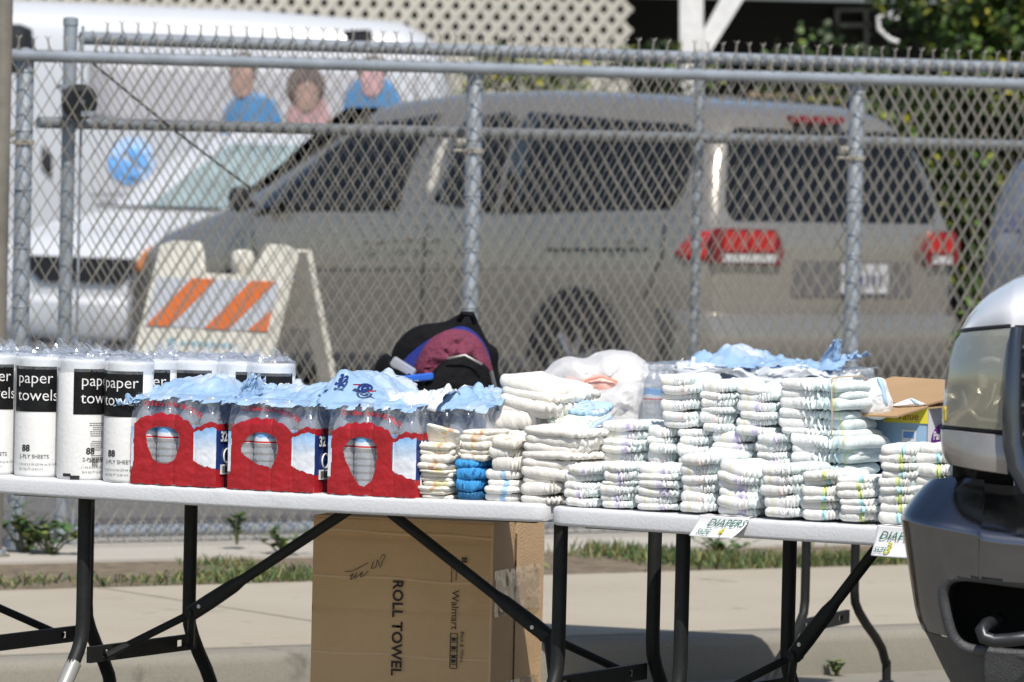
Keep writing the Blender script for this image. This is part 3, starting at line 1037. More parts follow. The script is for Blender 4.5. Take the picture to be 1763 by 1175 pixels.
mb.box(((xl+xr)/2, DL+.012, (zb_+ZL)/2-.05), xr-xl, .02, zb_-ZL-.1)
mb.build('lower_board', mat('board_cream', (.5, .48, .42), .7), lat, smooth=False, inv=li)
house = thing('house', Vector((3, 45, ZL)), 'dark porch of a house with a white braced post behind the lattice', 'house')
hi = winv(house)
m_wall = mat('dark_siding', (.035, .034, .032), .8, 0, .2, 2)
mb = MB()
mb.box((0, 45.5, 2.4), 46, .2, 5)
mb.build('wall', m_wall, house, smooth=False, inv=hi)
mb = MB()
mb.box((0, 44.6, 3.35), 46, 6.6, .2)
mb.build('porch_roof', mat('roof_shingle', (.12, .11, .10), .9), house, smooth=False, inv=hi)
mb = MB()
xe0, xe1 = atY(1086, 0, 41).x, atY(1900, 0, 41).x
zE = atY(1290, -2, 41).z
mb.box(((xe0+xe1)/2, 41, zE+.09), xe1-xe0, .12, .2)
mb.build('porch_beam', mat('beam_dark', (.16, .18, .18), .7), house, smooth=False, inv=hi)
mb = MB()
a, b = atY(1191, -30, 40.6), atY(1190, 190, 40.6)
mb.prism([atY(1170, -20, 40.6), atY(1211, -20, 40.6), atY(1211, 190, 40.6), atY(1170, 190, 40.6)], (0, .14, 0))
mb.build('porch_post', mat('white_timber', (.74, .74, .73), .6), house, smooth=False, inv=hi)
mb = MB()
mb.prism([atY(1212, 52, 40.65), atY(1240, 0, 40.65), atY(1258, -30, 40.65), atY(1292, -20, 40.65), atY(1272, 12, 40.65), atY(1212, 108, 40.65)], (0, .1, 0))
mb.build('porch_brace', mat('white_timber', (.74, .74, .73), .6), house, smooth=False, inv=hi)
mb = MB()
for u0a, u1a, v0a, v1a in ((1440, 1500, 14, 20), (1440, 1500, 40, 47), (1438, 1445, 14, 47), (1488, 1495, 14, 110)):
    mb.prism([atY(u0a, v0a, 45.3), atY(u1a, v0a, 45.3), atY(u1a, v1a, 45.3), atY(u0a, v1a, 45.3)], (0, .08, 0))
mb.build('window_frame', mat('grey_frame', (.35, .37, .36), .6), house, smooth=False, inv=hi)
mb = MB()
mb.prism([atY(1290, 158, 39.2), atY(1450, 168, 39.2), atY(1450, 176, 39.2), atY(1290, 166, 39.2)], (0, .1, 0))
pl_ = mb.build('timber_rail', mat('tan_timber', (.38, .28, .17), .7), None, smooth=False)
tag(pl_, 'tan timber rail showing above the minivan roof', 'timber rail')
hp = thing('white_hoop', atY(1527, 50, 39.5), 'white curved hoop beside the tree in front of the dark porch', 'hoop')
mb = MB()
mb.tube([atY(1530, 20, 39.5), atY(1512, 32, 39.5), atY(1513, 50, 39.5), atY(1532, 68, 39.5), atY(1560, 78, 39.5)], .016, 8)
mb.box(atY(1540, 26, 39.48), .07, .03, .06)
mb.build('tube', mat('white_timber', (.74, .74, .73), .6), hp, inv=winv(hp))
# ------------------------------------------------------------------ tree and shrubs
def lmat(name, col, var=.25):
    m = mat(name, col, .5, 0, var, 3, spec=.4)
    b = m.node_tree.nodes['Principled BSDF']
    b.inputs['Subsurface Weight'].default_value = 0
    b.inputs['Transmission Weight'].default_value = 0
    return m
m_lf = [lmat('leaf_dark', (.03, .055, .014)), lmat('leaf_green', (.08, .14, .028)), lmat('leaf_olive', (.22, .25, .045)), lmat('leaf_yellow', (.42, .40, .05))]
def tree(name, base, h, blobs, nl, label, cat, seed, size=.055, wts=(.36, .40, .18, .06), trunk=.10):
    rg = random.Random(seed)
    root = thing(name, base, label, cat)
    mb = MB()
    mb.tube([(0, 0, 0), (.03, .02, h*.3), (-.04, 0, h*.6), (.0, .05, h*.8)], [trunk, trunk*.8, trunk*.6, trunk*.3], 10)
    for (x, y, z, r) in blobs:
        mb.tube([(0, 0, h*.3), (x*.5, y*.5, (z+h*.3)/2+.05), (x, y, z)], [trunk*.5, trunk*.3, trunk*.1], 7)
    mb.build('trunk', mat('bark', (.07, .055, .04), .9, 0, .3, 12, .5, 30), root)
    lf = MB()
    tot = sum(b[3]**2 for b in blobs)
    for (x, y, z, r) in blobs:
        for _ in range(int(nl*r*r/tot)):
            while True:
                q = Vector((rg.uniform(-1, 1), rg.uniform(-1, 1), rg.uniform(-1, 1)))
                if q.length < 1: break
            q = q.normalized()*q.length**.45
            p = Vector((x, y, z))+q*r*(1+.35*fbm((q.x*2+seed, q.y*2, q.z*2), 1, 2))
            if fbm((p.x*1.7+seed, p.y*1.7, p.z*1.7), 1, 3) < -.18: continue
            d = Vector((rg.gauss(0, 1), rg.gauss(0, 1), rg.gauss(-.3, .8))).normalized()
            up = Vector((rg.gauss(0, .5), rg.gauss(-.3, .5), 1)).normalized()
            k = rg.random()
            mi = 0 if k < wts[0] else 1 if k < wts[0]+wts[1] else 2 if k < sum(wts[:3]) else 3
            s_ = size*rg.uniform(.7, 1.5)
            leafquad(lf, p, d, up, s_, s_*.75, mi)
    lf.build('crown', m_lf, root, smooth=False)
    return root
bt = atY(1680, 300, 36.5)
tree('tree', Vector((bt.x, bt.y, ZL)), 3.0, [(-.15, -.2, 2.45, .55), (.25, 0, 2.5, .75), (.9, .1, 2.3, .8), (-.1, -.1, 1.75, .62), (.55, -.3, 1.6, .7), (-.45, .1, 1.4, .5), (.1, -.2, 1.0, .55), (.8, 0, .95, .6), (-.4, .2, .8, .45), (.2, 0, .5, .4), (0.3, .2, 3.2, .8), (-.05, -.6, 2.75, .5), (.7, -.6, 2.8, .7), (.3, -.6, 2.2, .6)], 46000, 'dense dark green tree with yellow green leaves at the right', 'tree', 4, .06)
for i, (u, v, r, lb) in enumerate(((860, 100, .16, 'yellow green shrub top showing under the lattice above the minivan'), (1010, 112, .14, 'small olive shrub under the right end of the lattice'), (1130, 100, .2, 'dark brown green shrub at the foot of the porch'), (1420, 100, .3, 'dark shrub in the porch shade right of the white brace'))):
    q = atY(u, v+20, 38.8)
    tree('shrub', Vector((q.x, q.y, ZL)), q.z-ZL, [(0, 0, q.z-ZL, r), (.28, 0, q.z-ZL-.05, r*.8), (-.25, 0, q.z-ZL-.08, r*.8), (0, 0, (q.z-ZL)*.6, r*1.6)], 1500, lb, 'shrub', 20+i, .05, (.25, .35, .25, .15) if i < 2 else (.7, .22, .06, .02), .03)
q = atY(1680, 520, 25)
tree('weed_clump', Vector((q.x, q.y, ZL)), .5, [(0, 0, q.z-ZL-.03, .05), (.05, .05, q.z-ZL-.12, .07), (-.05, 0, q.z-ZL-.2, .08)], 260, 'bright green weed clump left of the truck hood behind the fence', 'weed', 40, .035, (.1, .75, .15, .0), .008)
# ------------------------------------------------------------------ folding tables
m_top = mat('table_plastic', (.62, .63, .65), .5, 0, .05, 5, .12, 140)
_b = m_top.node_tree
def stain(m, col, s, lo, amt):
    n = m.node_tree
    b = n.nodes['Principled BSDF']
    old = b.inputs['Base Color'].links[0].from_socket
    tc = n.nodes.new('ShaderNodeTexCoord')
    t = n.nodes.new('ShaderNodeTexNoise')
    t.inputs['Scale'].default_value = s
    t.inputs['Detail'].default_value = 8
    t.inputs['Roughness'].default_value = .75
    n.links.new(tc.outputs['Object'], t.inputs['Vector'])
    k = add_math(n, 'MULTIPLY', add_math(n, 'SUBTRACT', t.outputs['Fac'], lo), 12, True)
    n.links.new(mixc(n, add_math(n, 'MULTIPLY', k, amt), old, col), b.inputs['Base Color'])
stain(m_top, (.25, .25, .25), 26, .66, .6)
stain(m_top, (.42, .43, .45), 5, .56, .35)
ZT = .74
class Tab:
    def __init__(s, O, a, b, L, name, label, D=.74, legs=(.28, .05), sag=0.0, th=.042, grey=False, wl=.50, setb=.10, low=0.0, fl=1.0, braces=True, lr=.0165):
        s.O, s.a, s.b, s.L, s.D = Vector(O), a, b, L, D
        Z = Vector((0, 0, 1))
        s.root = thing('folding_table', Vector((s.O.x, s.O.y, 0)), label, 'table', 'white folding tables')
        inv = winv(s.root)
        P = lambda x, y, z=ZT: Vector((s.O.x, s.O.y, 0))+a*x+b*y+Vector((0, 0, z))
        s.P = P
        r = .035
        xs = [0.0]+[r*(1-math.cos(rad(t))) for t in (20, 40, 60, 90)]+[lerp(r, L-r, i/24) for i in range(1, 24)]+[L-r*(1-math.cos(rad(t))) for t in (90, 60, 40, 20)]+[L]
        def inset(x):
            d = min(x, L-x)
            return r-math.sqrt(max(0, r*r-(r-d)**2)) if d < r else 0
        lay = [(-th, .006), (-th+.003, .001), (-th+.008, 0), (-.010, 0), (-.004, .0015), (-.001, .005), (0, .011)]
        mb = MB()
        n = len(xs)
        for dz, e in lay:
            for side in (0, 1):
                for x in xs:
                    xx = e+(x/L)*(L-2*e)
                    y = inset(x)+e
                    mb.v.append(P(xx, y if side == 0 else D-y, ZT+dz-sag*math.sin(math.pi*xx/L)))
        for k in range(len(lay)-1):
            o, q = k*2*n, (k+1)*2*n
            for i in range(n-1):
                mb.f += [[o+i, o+i+1, q+i+1, q+i], [o+n+i, q+n+i, q+n+i+1, o+n+i+1]]
            mb.f += [[o, q, q+n, o+n], [o+n-1, o+2*n-1, q+2*n-1, q+n-1]]
        for o in (0, (len(lay)-1)*2*n):
            for i in range(n-1): mb.f.append([o+i, o+i+1, o+n+i+1, o+n+i])
        mb.m = [0]*len(mb.f)
        mb.build('table_top', m_top, s.root, inv=inv, angle=50)
        for y in (.075, D-.075):
            mb = MB()
            mb.box(P(L/2, y, ZT-th-.002), L-.12, .018, .010, (a, b, Z))
            mb.build('side_rail', m_black, s.root, inv=inv, smooth=False)
        mid = (legs[0]+L-legs[1])/2
        ys = (setb, setb+wl)
        for e, lx in ((1, legs[0]), (-1, L-legs[1])):
            for j, y in enumerate(ys):
                o = -fl if j == 0 else fl
                pts = [P(lx, y, ZT-th-.005), P(lx, y, .5-low), P(lx, y, .40-low), P(lx, y+o*.004, .365-low), P(lx, y+o*.02, .335-low), P(lx, y+o*.05, .295-low), P(lx, y+o*.09, .25-low), P(lx, y+o*.115, .215-low), P(lx, y+o*.13, .175-low), P(lx, y+o*.135, .13-low*.5), P(lx, y+o*.137, .014)]
                if grey and e == 1 and j == 0:
                    pts = pts[:6]
                    lg_ = MB(); lg_.tube(pts, lr, 14)
                    l_ = lg_.build('leg', m_black, s.root, inv=inv)
                    lg_ = MB(); lg_.tube([pts[-1]+Vector((0, 0, .012))-b*-.012, P(lx, y-.10, .235), P(lx, y-.19, .10), P(lx, y-.23, .012)], .0185, 14)
                    g_ = lg_.build('lower_leg', m_greyleg, l_, inv=inv)
                else:
                    mb = MB(); mb.tube(pts, lr, 14)
                    l_ = mb.build('leg', m_black, s.root, inv=inv)
                mb = MB()
                fp = pts[-1] if not (grey and e == 1 and j == 0) else P(lx, y-.23, .012)
                mb.lathe([(.018, -.013), (.022, -.011), (.022, .014), (.0175, .016)], 14, fp)
                mb.build('foot_cap', m_black_pl, l_, inv=inv)
            # flat cross bar with two punched slots
            mb = MB()
            x = lx+e*.018
            zc, hh = .325-low, .019
            q = [0, .055, .095, wl-.095, wl-.055, wl]
            for k in range(5):
                y0, y1 = ys[0]+q[k], ys[0]+q[k+1]
                if k in (1, 3):
                    mb.box(P(x, (y0+y1)/2, zc+hh*.72), .012, y1-y0, hh*.56, (a, b, Z))
                    mb.box(P(x, (y0+y1)/2, zc-hh*.72), .012, y1-y0, hh*.56, (a, b, Z))
                else:
                    mb.box(P(x, (y0+y1)/2, zc), .012, y1-y0, hh*2, (a, b, Z))
            mb.build('cross_bar', m_black, s.root, inv=inv, smooth=False)
            if not braces: continue
            # folding brace: upper bar, link plate and two struts
            lk = P(lx+e*.150, setb+wl/2, .415)
            up = P(mid-e*.055, setb+wl/2, ZT-th-.02)
            d = (up-lk).normalized()
            mb = MB()
            mb.tube([up, lk+d*.16], .0125, 10)
            br = mb.build('brace', m_black, s.root, inv=inv)
            mb = MB()
            sd = d.cross(b).normalized()
            mb.tube([lk+d*.17, lk+d*.13, lk+d*.05, lk-d*.005], [.011, .017, .019, .018], 10)
            mb.tube([lk-b*.024, lk+b*.024], .013, 10)
            mb.build('link_plate', m_black, br, inv=inv)
            mb = MB()
            mb.tube([lk+d*.035-b*.0215, lk+d*.035-b*.018], .005, 8)
            mb.build('rivet', mat('bright_steel', (.6, .6, .6), .3, .8), br, inv=inv)
            for j, y in enumerate(ys):
                mb = MB()
                mb.tube([lk, P(lx+e*.035, y+(.05 if j == 0 else -.05), zc-.005)], .0095, 8)
                mb.build('strut', m_black, br, inv=inv)
    def at(s, u, d, z=ZT):
        """distance along the table whose image column is u, at depth offset d"""
        lo, hi = -3.0, 4.0
        for _ in range(50):
            m_ = (lo+hi)/2
            p = s.P(m_, d, z)
            if proj(p)[0] < u: lo = m_
            else: hi = m_
        return (lo+hi)/2
def edgepts(ua, va, ub, vb):
    A, B = onz(ua, va, ZT), onz(ub, vb, ZT)
    a = (B-A); a.z = 0; a.normalize()
    return A, B, a, Vector((-a.y, a.x, 0))
A, B, a1, b1 = edgepts(0, 819, 940, 868)
O1 = A+a1*0
k = (onz(-40, 817, ZT)-A).dot(a1)
O1 = A+a1*k
L1 = (B-O1).dot(a1)
T1 = Tab(O1, a1, b1, L1, 'folding_table', 'long white folding table carrying the paper towels and water packs', legs=(.235, .01), sag=.004, grey=True)
T0 = Tab(O1-a1*1.52+b1*.012, a1, b1, 1.50, 'folding_table', 'white folding table at the far left, only its black rear leg and braces in view', legs=(.28, .04))
A, B, a2, b2 = edgepts(942, 871.5, 1501, 904)
T2 = Tab(A, a2, b2, 1.18, 'folding_table', 'white folding table piled with diaper stacks and taped size signs', legs=(.29, .06), sag=.003)
yr = rad(-21)
a3, b3 = Vector((math.cos(yr), math.sin(yr), 0)), Vector((-math.sin(yr), math.cos(yr), 0))
pl = atY(1387, 990, 15.65)
pl.z = 0
L3 = 1.40
T3_ = Tab(pl-a3*(L3-.06)-b3*.09, a3, b3, L3, 'folding_table', 'white folding table in the rear row carrying backpack and plastic bags', D=.64, legs=(.10, .06), wl=.45, setb=.09, low=.09, fl=2.4, braces=False, lr=.013)
# ------------------------------------------------------------------ paper towel rolls
def paper_mat():
    m, n, b = nodes('paper_towel')
    b.inputs['Base Color'].default_value = (.80, .80, .79, 1)
    b.inputs['Roughness'].default_value = .85
    tc = n.nodes.new('ShaderNodeTexCoord')
    v = n.nodes.new('ShaderNodeTexVoronoi')
    v.inputs['Scale'].default_value = 95
    n.links.new(tc.outputs['Object'], v.inputs['Vector'])
    t = n.nodes.new('ShaderNodeTexNoise')
    t.inputs['Scale'].default_value = 26
    n.links.new(tc.outputs['Object'], t.inputs['Vector'])
    bp = n.nodes.new('ShaderNodeBump')
    bp.inputs['Strength'].default_value = .3
    bp.inputs['Distance'].default_value = .0015
    n.links.new(add_math(n, 'ADD', v.outputs['Distance'], t.outputs['Fac']), bp.inputs['Height'])
    n.links.new(bp.outputs[0], b.inputs['Normal'])
    return m
m_paper = paper_mat()
m_core = mat('card_core', (.32, .22, .13), .9)
m_lblk = mat('label_black', (.006, .006, .0065), .42, 0, .3, 30, .35, 45, spec=.3)
m_film = clear('clear_wrap', gloss=.10, rough=.12, haze=.06, bump=.6, bs=45)
m_ink = mat('ink_black', (.02, .02, .02), .6)
m_inkg = mat('ink_grey', (.12, .12, .12), .7)
RR, RH = .0565, .278
def roll_body():
    mb = MB()
    e = .004
    mb.lathe([(.021, .012), (.021, 0), (RR-e, 0), (RR-.001, .003), (RR, .008), (RR, RH*.5), (RR, RH-.008), (RR-.0015, RH-.003), (RR-e, RH), (.030, RH-.001), (.021, RH-.002), (.019, RH-.02)], 48, wob=.004)
    return mb
def towel_roll(u, v, u_right, lab, rot, label, text_on=True, seed=0, d=None, scale=1.0, mirror=False):
    """u = image column of the roll's axis, d = depth behind the table edge"""
    t = T1.at(u, d+RR)
    p = T1.P(t, d+RR, ZT-.004*math.sin(math.pi*max(0, min(1, t/T1.L)))+.0005)
    # rot: label start angle, measured from the direction to the camera, positive to the right
    vd = math.atan2(-p.x, p.y)
    root = thing('paper_towel_roll', p, label, 'paper towels', 'paper towel rolls in a cluster')
    b_ = roll_body().build('roll', m_paper, root)
    base = -math.pi/2-0+math.atan2(p.x, p.y)*-1
    def cyl(ang, z, off):
        a = -math.pi/2-math.atan2(p.x, p.y)*1.0+ang
        return (math.cos(a)*(RR+off), math.sin(a)*(RR+off), z)
    a0, a1_ = rad(rot), rad(rot+118)
    mb = MB()
    rg = random.Random(seed)
    mb.grid(lambda x, y: cyl(lerp(a0, a1_, x), lerp(RH*.545, RH*.925, y), .0007+.0008*fbm((x*7+seed, y*5, 0))**2), 34, 12)
    lb = mb.build('black_label', m_lblk, root)
    f = lambda x, y: cyl(a0+.30+x/RR, RH*.785+y, .0022)
    g = lambda x, y: cyl(a0+.30+x/RR, RH*.64+y, .0022)
    if text_on:
        text('paper', .038, f, m_white, lb, bold=-.0002)
        text('towels', .038, g, m_white, lb, bold=-.0002)
        text('88', .021, lambda x, y: cyl(a0+.56+x/RR, RH*.215+y, .0009), m_ink, root, bold=.0006)
        text('2-PLY SHEETS', .0125, lambda x, y: cyl(a0+.42+x/RR, RH*.155+y, .0009), m_ink, root)
        text('11 IN X 5.5 IN (27.94 cm X 13.97 cm)', .0072, lambda x, y: cyl(a0+.36+x/RR, RH*.095+y, .0009), m_inkg, root)
        text('36.9 SQ FT (3.43 m²)', .0072, lambda x, y: cyl(a0+.40+x/RR, RH*.055+y, .0009), m_inkg, root)
        mb = MB()
        for r_ in range(16):
            z = RH*(.47-r_*.0175-(.03 if r_ > 6 else 0)-(.03 if r_ > 11 else 0))
            L = rg.uniform(.4, .75)
            for k in range(5):
                o = mb.add([cyl(a0+1.05-L*.5+L*(k/5), z, .0009), cyl(a0+1.05-L*.5+L*((k+.85)/5), z, .0009), cyl(a0+1.05-L*.5+L*((k+.85)/5), z+.0016, .0009), cyl(a0+1.05-L*.5+L*(k/5), z+.0016, .0009)], [(0, 1, 2, 3)])
        # fine print and barcode sit on the roll's left flank too
        mb2 = MB()
        for k in range(14):
            x0 = a0+.82+k*.021+rg.uniform(0, .006)
            w_ = rg.choice((.006, .010, .014))
            mb2.add([cyl(x0, RH*.11, .001), cyl(x0+w_, RH*.11, .001), cyl(x0+w_, RH*.18, .001), cyl(x0, RH*.18, .001)], [(0, 1, 2, 3)])
        return root, cyl, a0, mb, mb2
    return root, cyl, a0, None, None
def wrap(root, seed):
    """crumpled clear plastic gathered over the top of a roll"""
    mb = MB()
    rg = random.Random(seed)
    n = 30
    pr = [(RR+.0012, RH*.90), (RR+.0014, RH*.965), (RR+.001, RH*.998), (RR*.9, RH+.004), (RR*.68, RH+.006), (RR*.42, RH+.005), (RR*.15, RH+.004)]
    vs, fs = [], []
    for j, (r, z) in enumerate(pr):
        for k in range(n):
            t = 6.2832*k/n
            w_ = min(1, max(0, j-1)/2.0)
            h = abs(fbm((math.cos(t)*2.2+seed*3, math.sin(t)*2.2, r*45), 1, 4))*.019*w_
            vs.append(((r+.0006*rg.uniform(-1, 1))*math.cos(t), r*math.sin(t), z+h))
    for j in range(len(pr)-1):
        for k in range(n):
            fs.append((j*n+k, j*n+(k+1) % n, (j+1)*n+(k+1) % n, (j+1)*n+k))
    fs.append(tuple((len(pr)-1)*n+k for k in range(n)))
    mb.add(vs, fs)
    # a standing tuft of film
    a = rg.uniform(0, 6.28)
    P0 = Vector((math.cos(a)*.03, math.sin(a)*.03, RH+.004))
    mb.grid(lambda x, y: P0+Vector(((x-.5)*.05+.01*math.sin(y*6+seed), .006*math.sin(x*14+seed), y*.022*(1+.7*math.sin(x*9+seed)))), 8, 4)
    mb.build('plastic_wrap', m_film, root, angle=25)
rolls = [(-14, 'white paper towel roll cut off by the left picture edge', -63, .015), (66, 'paper towel roll second from the left, half behind its neighbours, showing 88', -75, .02),
         (139, 'wide front paper towel roll with white left flank and fine print, third from the left', -21, .008), (219, 'foremost paper towel roll directly left of the first water pack', -84, .002),
         (260, 'paper towel roll half hidden behind the foremost roll', -74, .15), (336, 'paper towel roll behind the first water pack, only er readable', -82, .22),
         (412, 'paper towel roll with wide white left flank behind the second water pack', -14, .25), (463, 'rightmost paper towel roll of the cluster, before the barricade', -58, .24)]
for i, (u, lb, rot, d) in enumerate(rolls):
    r, cyl, a0, mb, mb2 = towel_roll(u, 0, 0, 0, rot, lb, True, i, d)
    if i == 2:
        mb.build('fine_print', m_inkg, r, smooth=False)
        mb2.build('barcode', m_ink, r, smooth=False)
        q = MB()
        for x0, x1, z0, z1 in ((-.80, -.42, .055, .085), (-.45, -.05, .035, .07)):
            q.grid(lambda x, y: cyl(lerp(x0, x1, x), RH*lerp(z0-.03, z1-.035, y), .001), 6, 1)
        q.build('print_block', m_ink, r, smooth=False)
    wrap(r, i+3)
for i, (u, lb, d) in enumerate(((20, 'plain paper towel roll at the back of the cluster, far left', .17), (105, 'plain paper towel roll at the back, behind the wide front roll', .19), (183, 'plain paper towel roll at the back, behind the gap left of the foremost roll', .20), (300, 'plain paper towel roll at the back, between the two rolls marked er', .36), (378, 'plain paper towel roll at the back, behind the wide flanked roll', .40))):
    r, *_ = towel_roll(u, 0, 0, 0, 40, lb, False, 20+i, d)
    wrap(r, i+23)
# ------------------------------------------------------------------ bottled water packs
m_pet = clear('pet_plastic', (.985, .99, 1.0), gloss=.18, rough=.06, haze=.27)
m_cap = mat('bottle_cap', (.78, .80, .84), .4, 0, .05)
m_capc = clear('cap_clear', (.9, .93, .97), gloss=.12, rough=.15, haze=.45)
def label_mat():
    m, n, b = nodes('bottle_label')
    b.inputs['Roughness'].default_value = .3
    tc = n.nodes.new('ShaderNodeTexCoord')
    sx = n.nodes.new('ShaderNodeSeparateXYZ')
    n.links.new(tc.outputs['Object'], sx.inputs[0])
    z = sx.outputs['Z']
    t = n.nodes.new('ShaderNodeTexNoise')
    t.inputs['Scale'].default_value = 60
    n.links.new(tc.outputs['Object'], t.inputs['Vector'])
    zz = add_math(n, 'ADD', z, add_math(n, 'MULTIPLY', add_math(n, 'SUBTRACT', t.outputs['Fac'], .5), .016))
    c = mixc(n, band(n, zz, .118, .140, .003), (.72, .76, .82), (.20, .42, .74))
    c = mixc(n, band(n, z, .106, .1105, .0005), c, (.55, .03, .03))
    n.links.new(c, b.inputs['Base Color'])
    return m
m_blab = label_mat()
BD, BH = .0562, .203
R_ = BD/2-.0004
_mb = MB()
prof = [(R_*.62, .003), (R_*.86, .0), (R_*.97, .006), (R_, .012)]
for k in range(5):
    z = .02+k*.016
    prof += [(R_, z), (R_, z+.007), (R_*.955, z+.010), (R_*.955, z+.012), (R_, z+.015)]
prof += [(R_*.985, .104), (R_*.985, .138), (R_, .142), (R_*.97, .150), (R_*.86, .160), (R_*.66, .171), (R_*.48, .178), (.0125, .182), (.0125, .188)]
_mb.lathe(prof, 20)
bm_ = _mb.build('bottle', m_pet)
_mb = MB()
_mb.lathe([(.0135, .186), (.0148, .188), (.0148, .201), (.0135, .203)], 16)
cm_ = _mb.build('cap', m_capc)
_mb = MB()
vs = [(R_*1.004*math.cos(6.2832*k/20), R_*1.004*math.sin(6.2832*k/20), z) for z in (.105, .139) for k in range(20)]
_mb.add(vs, [(k, (k+1) % 20, 20+(k+1) % 20, 20+k) for k in range(20)])
lm_ = _mb.build('label', m_blab)
cm_.parent = bm_; lm_.parent = bm_
NX, NY = 4, 8
PW, PD = NX*BD, NY*BD
def env_front(x):
    i = min(NX-1, max(0, int(x/BD)))
    d = x-(i+.5)*BD
    return BD/2-math.sqrt(max(0, (BD/2)**2-d*d))*1.0
def profz(z):
    """how far the bottles' shoulders draw in at height z"""
    return 0 if z < .150 else interp([(.150, 0), (.160, .004), (.171, .009), (.185, .014), (.205, .017)], z)
m_film2 = clear('pack_film', (.97, .98, .99), gloss=.07, rough=.10, haze=.07, bump=.5, bs=50)
m_sky = None
def cloudfilm():
    m, n, b = nodes('printed_blue_film')
    b.inputs['Roughness'].default_value = .28
    b.inputs['Specular IOR Level'].default_value = .6
    tc = n.nodes.new('ShaderNodeTexCoord')
    t = n.nodes.new('ShaderNodeTexNoise')
    t.inputs['Scale'].default_value = 7
    t.inputs['Detail'].default_value = 4
    n.links.new(tc.outputs['Object'], t.inputs['Vector'])
    k = add_math(n, 'MULTIPLY', add_math(n, 'SUBTRACT', t.outputs['Fac'], .44), 5, True)
    n.links.new(mixc(n, k, (.40, .60, .83), (.73, .79, .85)), b.inputs['Base Color'])
    t2 = n.nodes.new('ShaderNodeTexNoise')
    t2.inputs['Scale'].default_value = 38
    t2.inputs['Detail'].default_value = 4
    n.links.new(tc.outputs['Object'], t2.inputs['Vector'])
    bp = n.nodes.new('ShaderNodeBump')
    bp.inputs['Strength'].default_value = .45
    bp.inputs['Distance'].default_value = .006
    n.links.new(t2.outputs['Fac'], bp.inputs['Height'])
    n.links.new(bp.outputs[0], b.inputs['Normal'])
    tr = n.nodes.new('ShaderNodeBsdfTranslucent')
    tr.inputs[0].default_value = (.35, .55, .85, 1)
    mx = n.nodes.new('ShaderNodeMixShader')
    mx.inputs[0].default_value = .25
    out = n.nodes['Material Output']
    n.links.new(b.outputs[0], mx.inputs[1])
    n.links.new(tr.outputs[0], mx.inputs[2])
    n.links.new(mx.outputs[0], out.inputs[0])
    return m
m_cloud = cloudfilm()
def sidelab():
    m, n, b = nodes('panel_blue_white')
    b.inputs['Roughness'].default_value = .3
    uv = n.nodes.new('ShaderNodeUVMap')
    sx = n.nodes.new('ShaderNodeSeparateXYZ')
    n.links.new(uv.outputs[0], sx.inputs[0])
    t = n.nodes.new('ShaderNodeTexNoise')
    t.inputs['Scale'].default_value = 14
    n.links.new(uv.outputs[0], t.inputs['Vector'])
    y = add_math(n, 'ADD', sx.outputs['Y'], add_math(n, 'MULTIPLY', add_math(n, 'SUBTRACT', t.outputs['Fac'], .5), .10))
    k = add_math(n, 'MULTIPLY', add_math(n, 'SUBTRACT', y, .40), 3.4, True)
    n.links.new(mixc(n, k, (.74, .77, .82), (.20, .46, .80)), b.inputs['Base Color'])
    return m
m_bw = sidelab()
m_navy = mat('navy_film', (.015, .035, .16), .3)
def inside(poly, x, y):
    c = False
    j = len(poly)-1
    for i in range(len(poly)):
        if (poly[i][1] > y) != (poly[j][1] > y) and x < (poly[j][0]-poly[i][0])*(y-poly[i][1])/(poly[j][1]-poly[i][1])+poly[i][0]: c = not c
        j = i
    return c
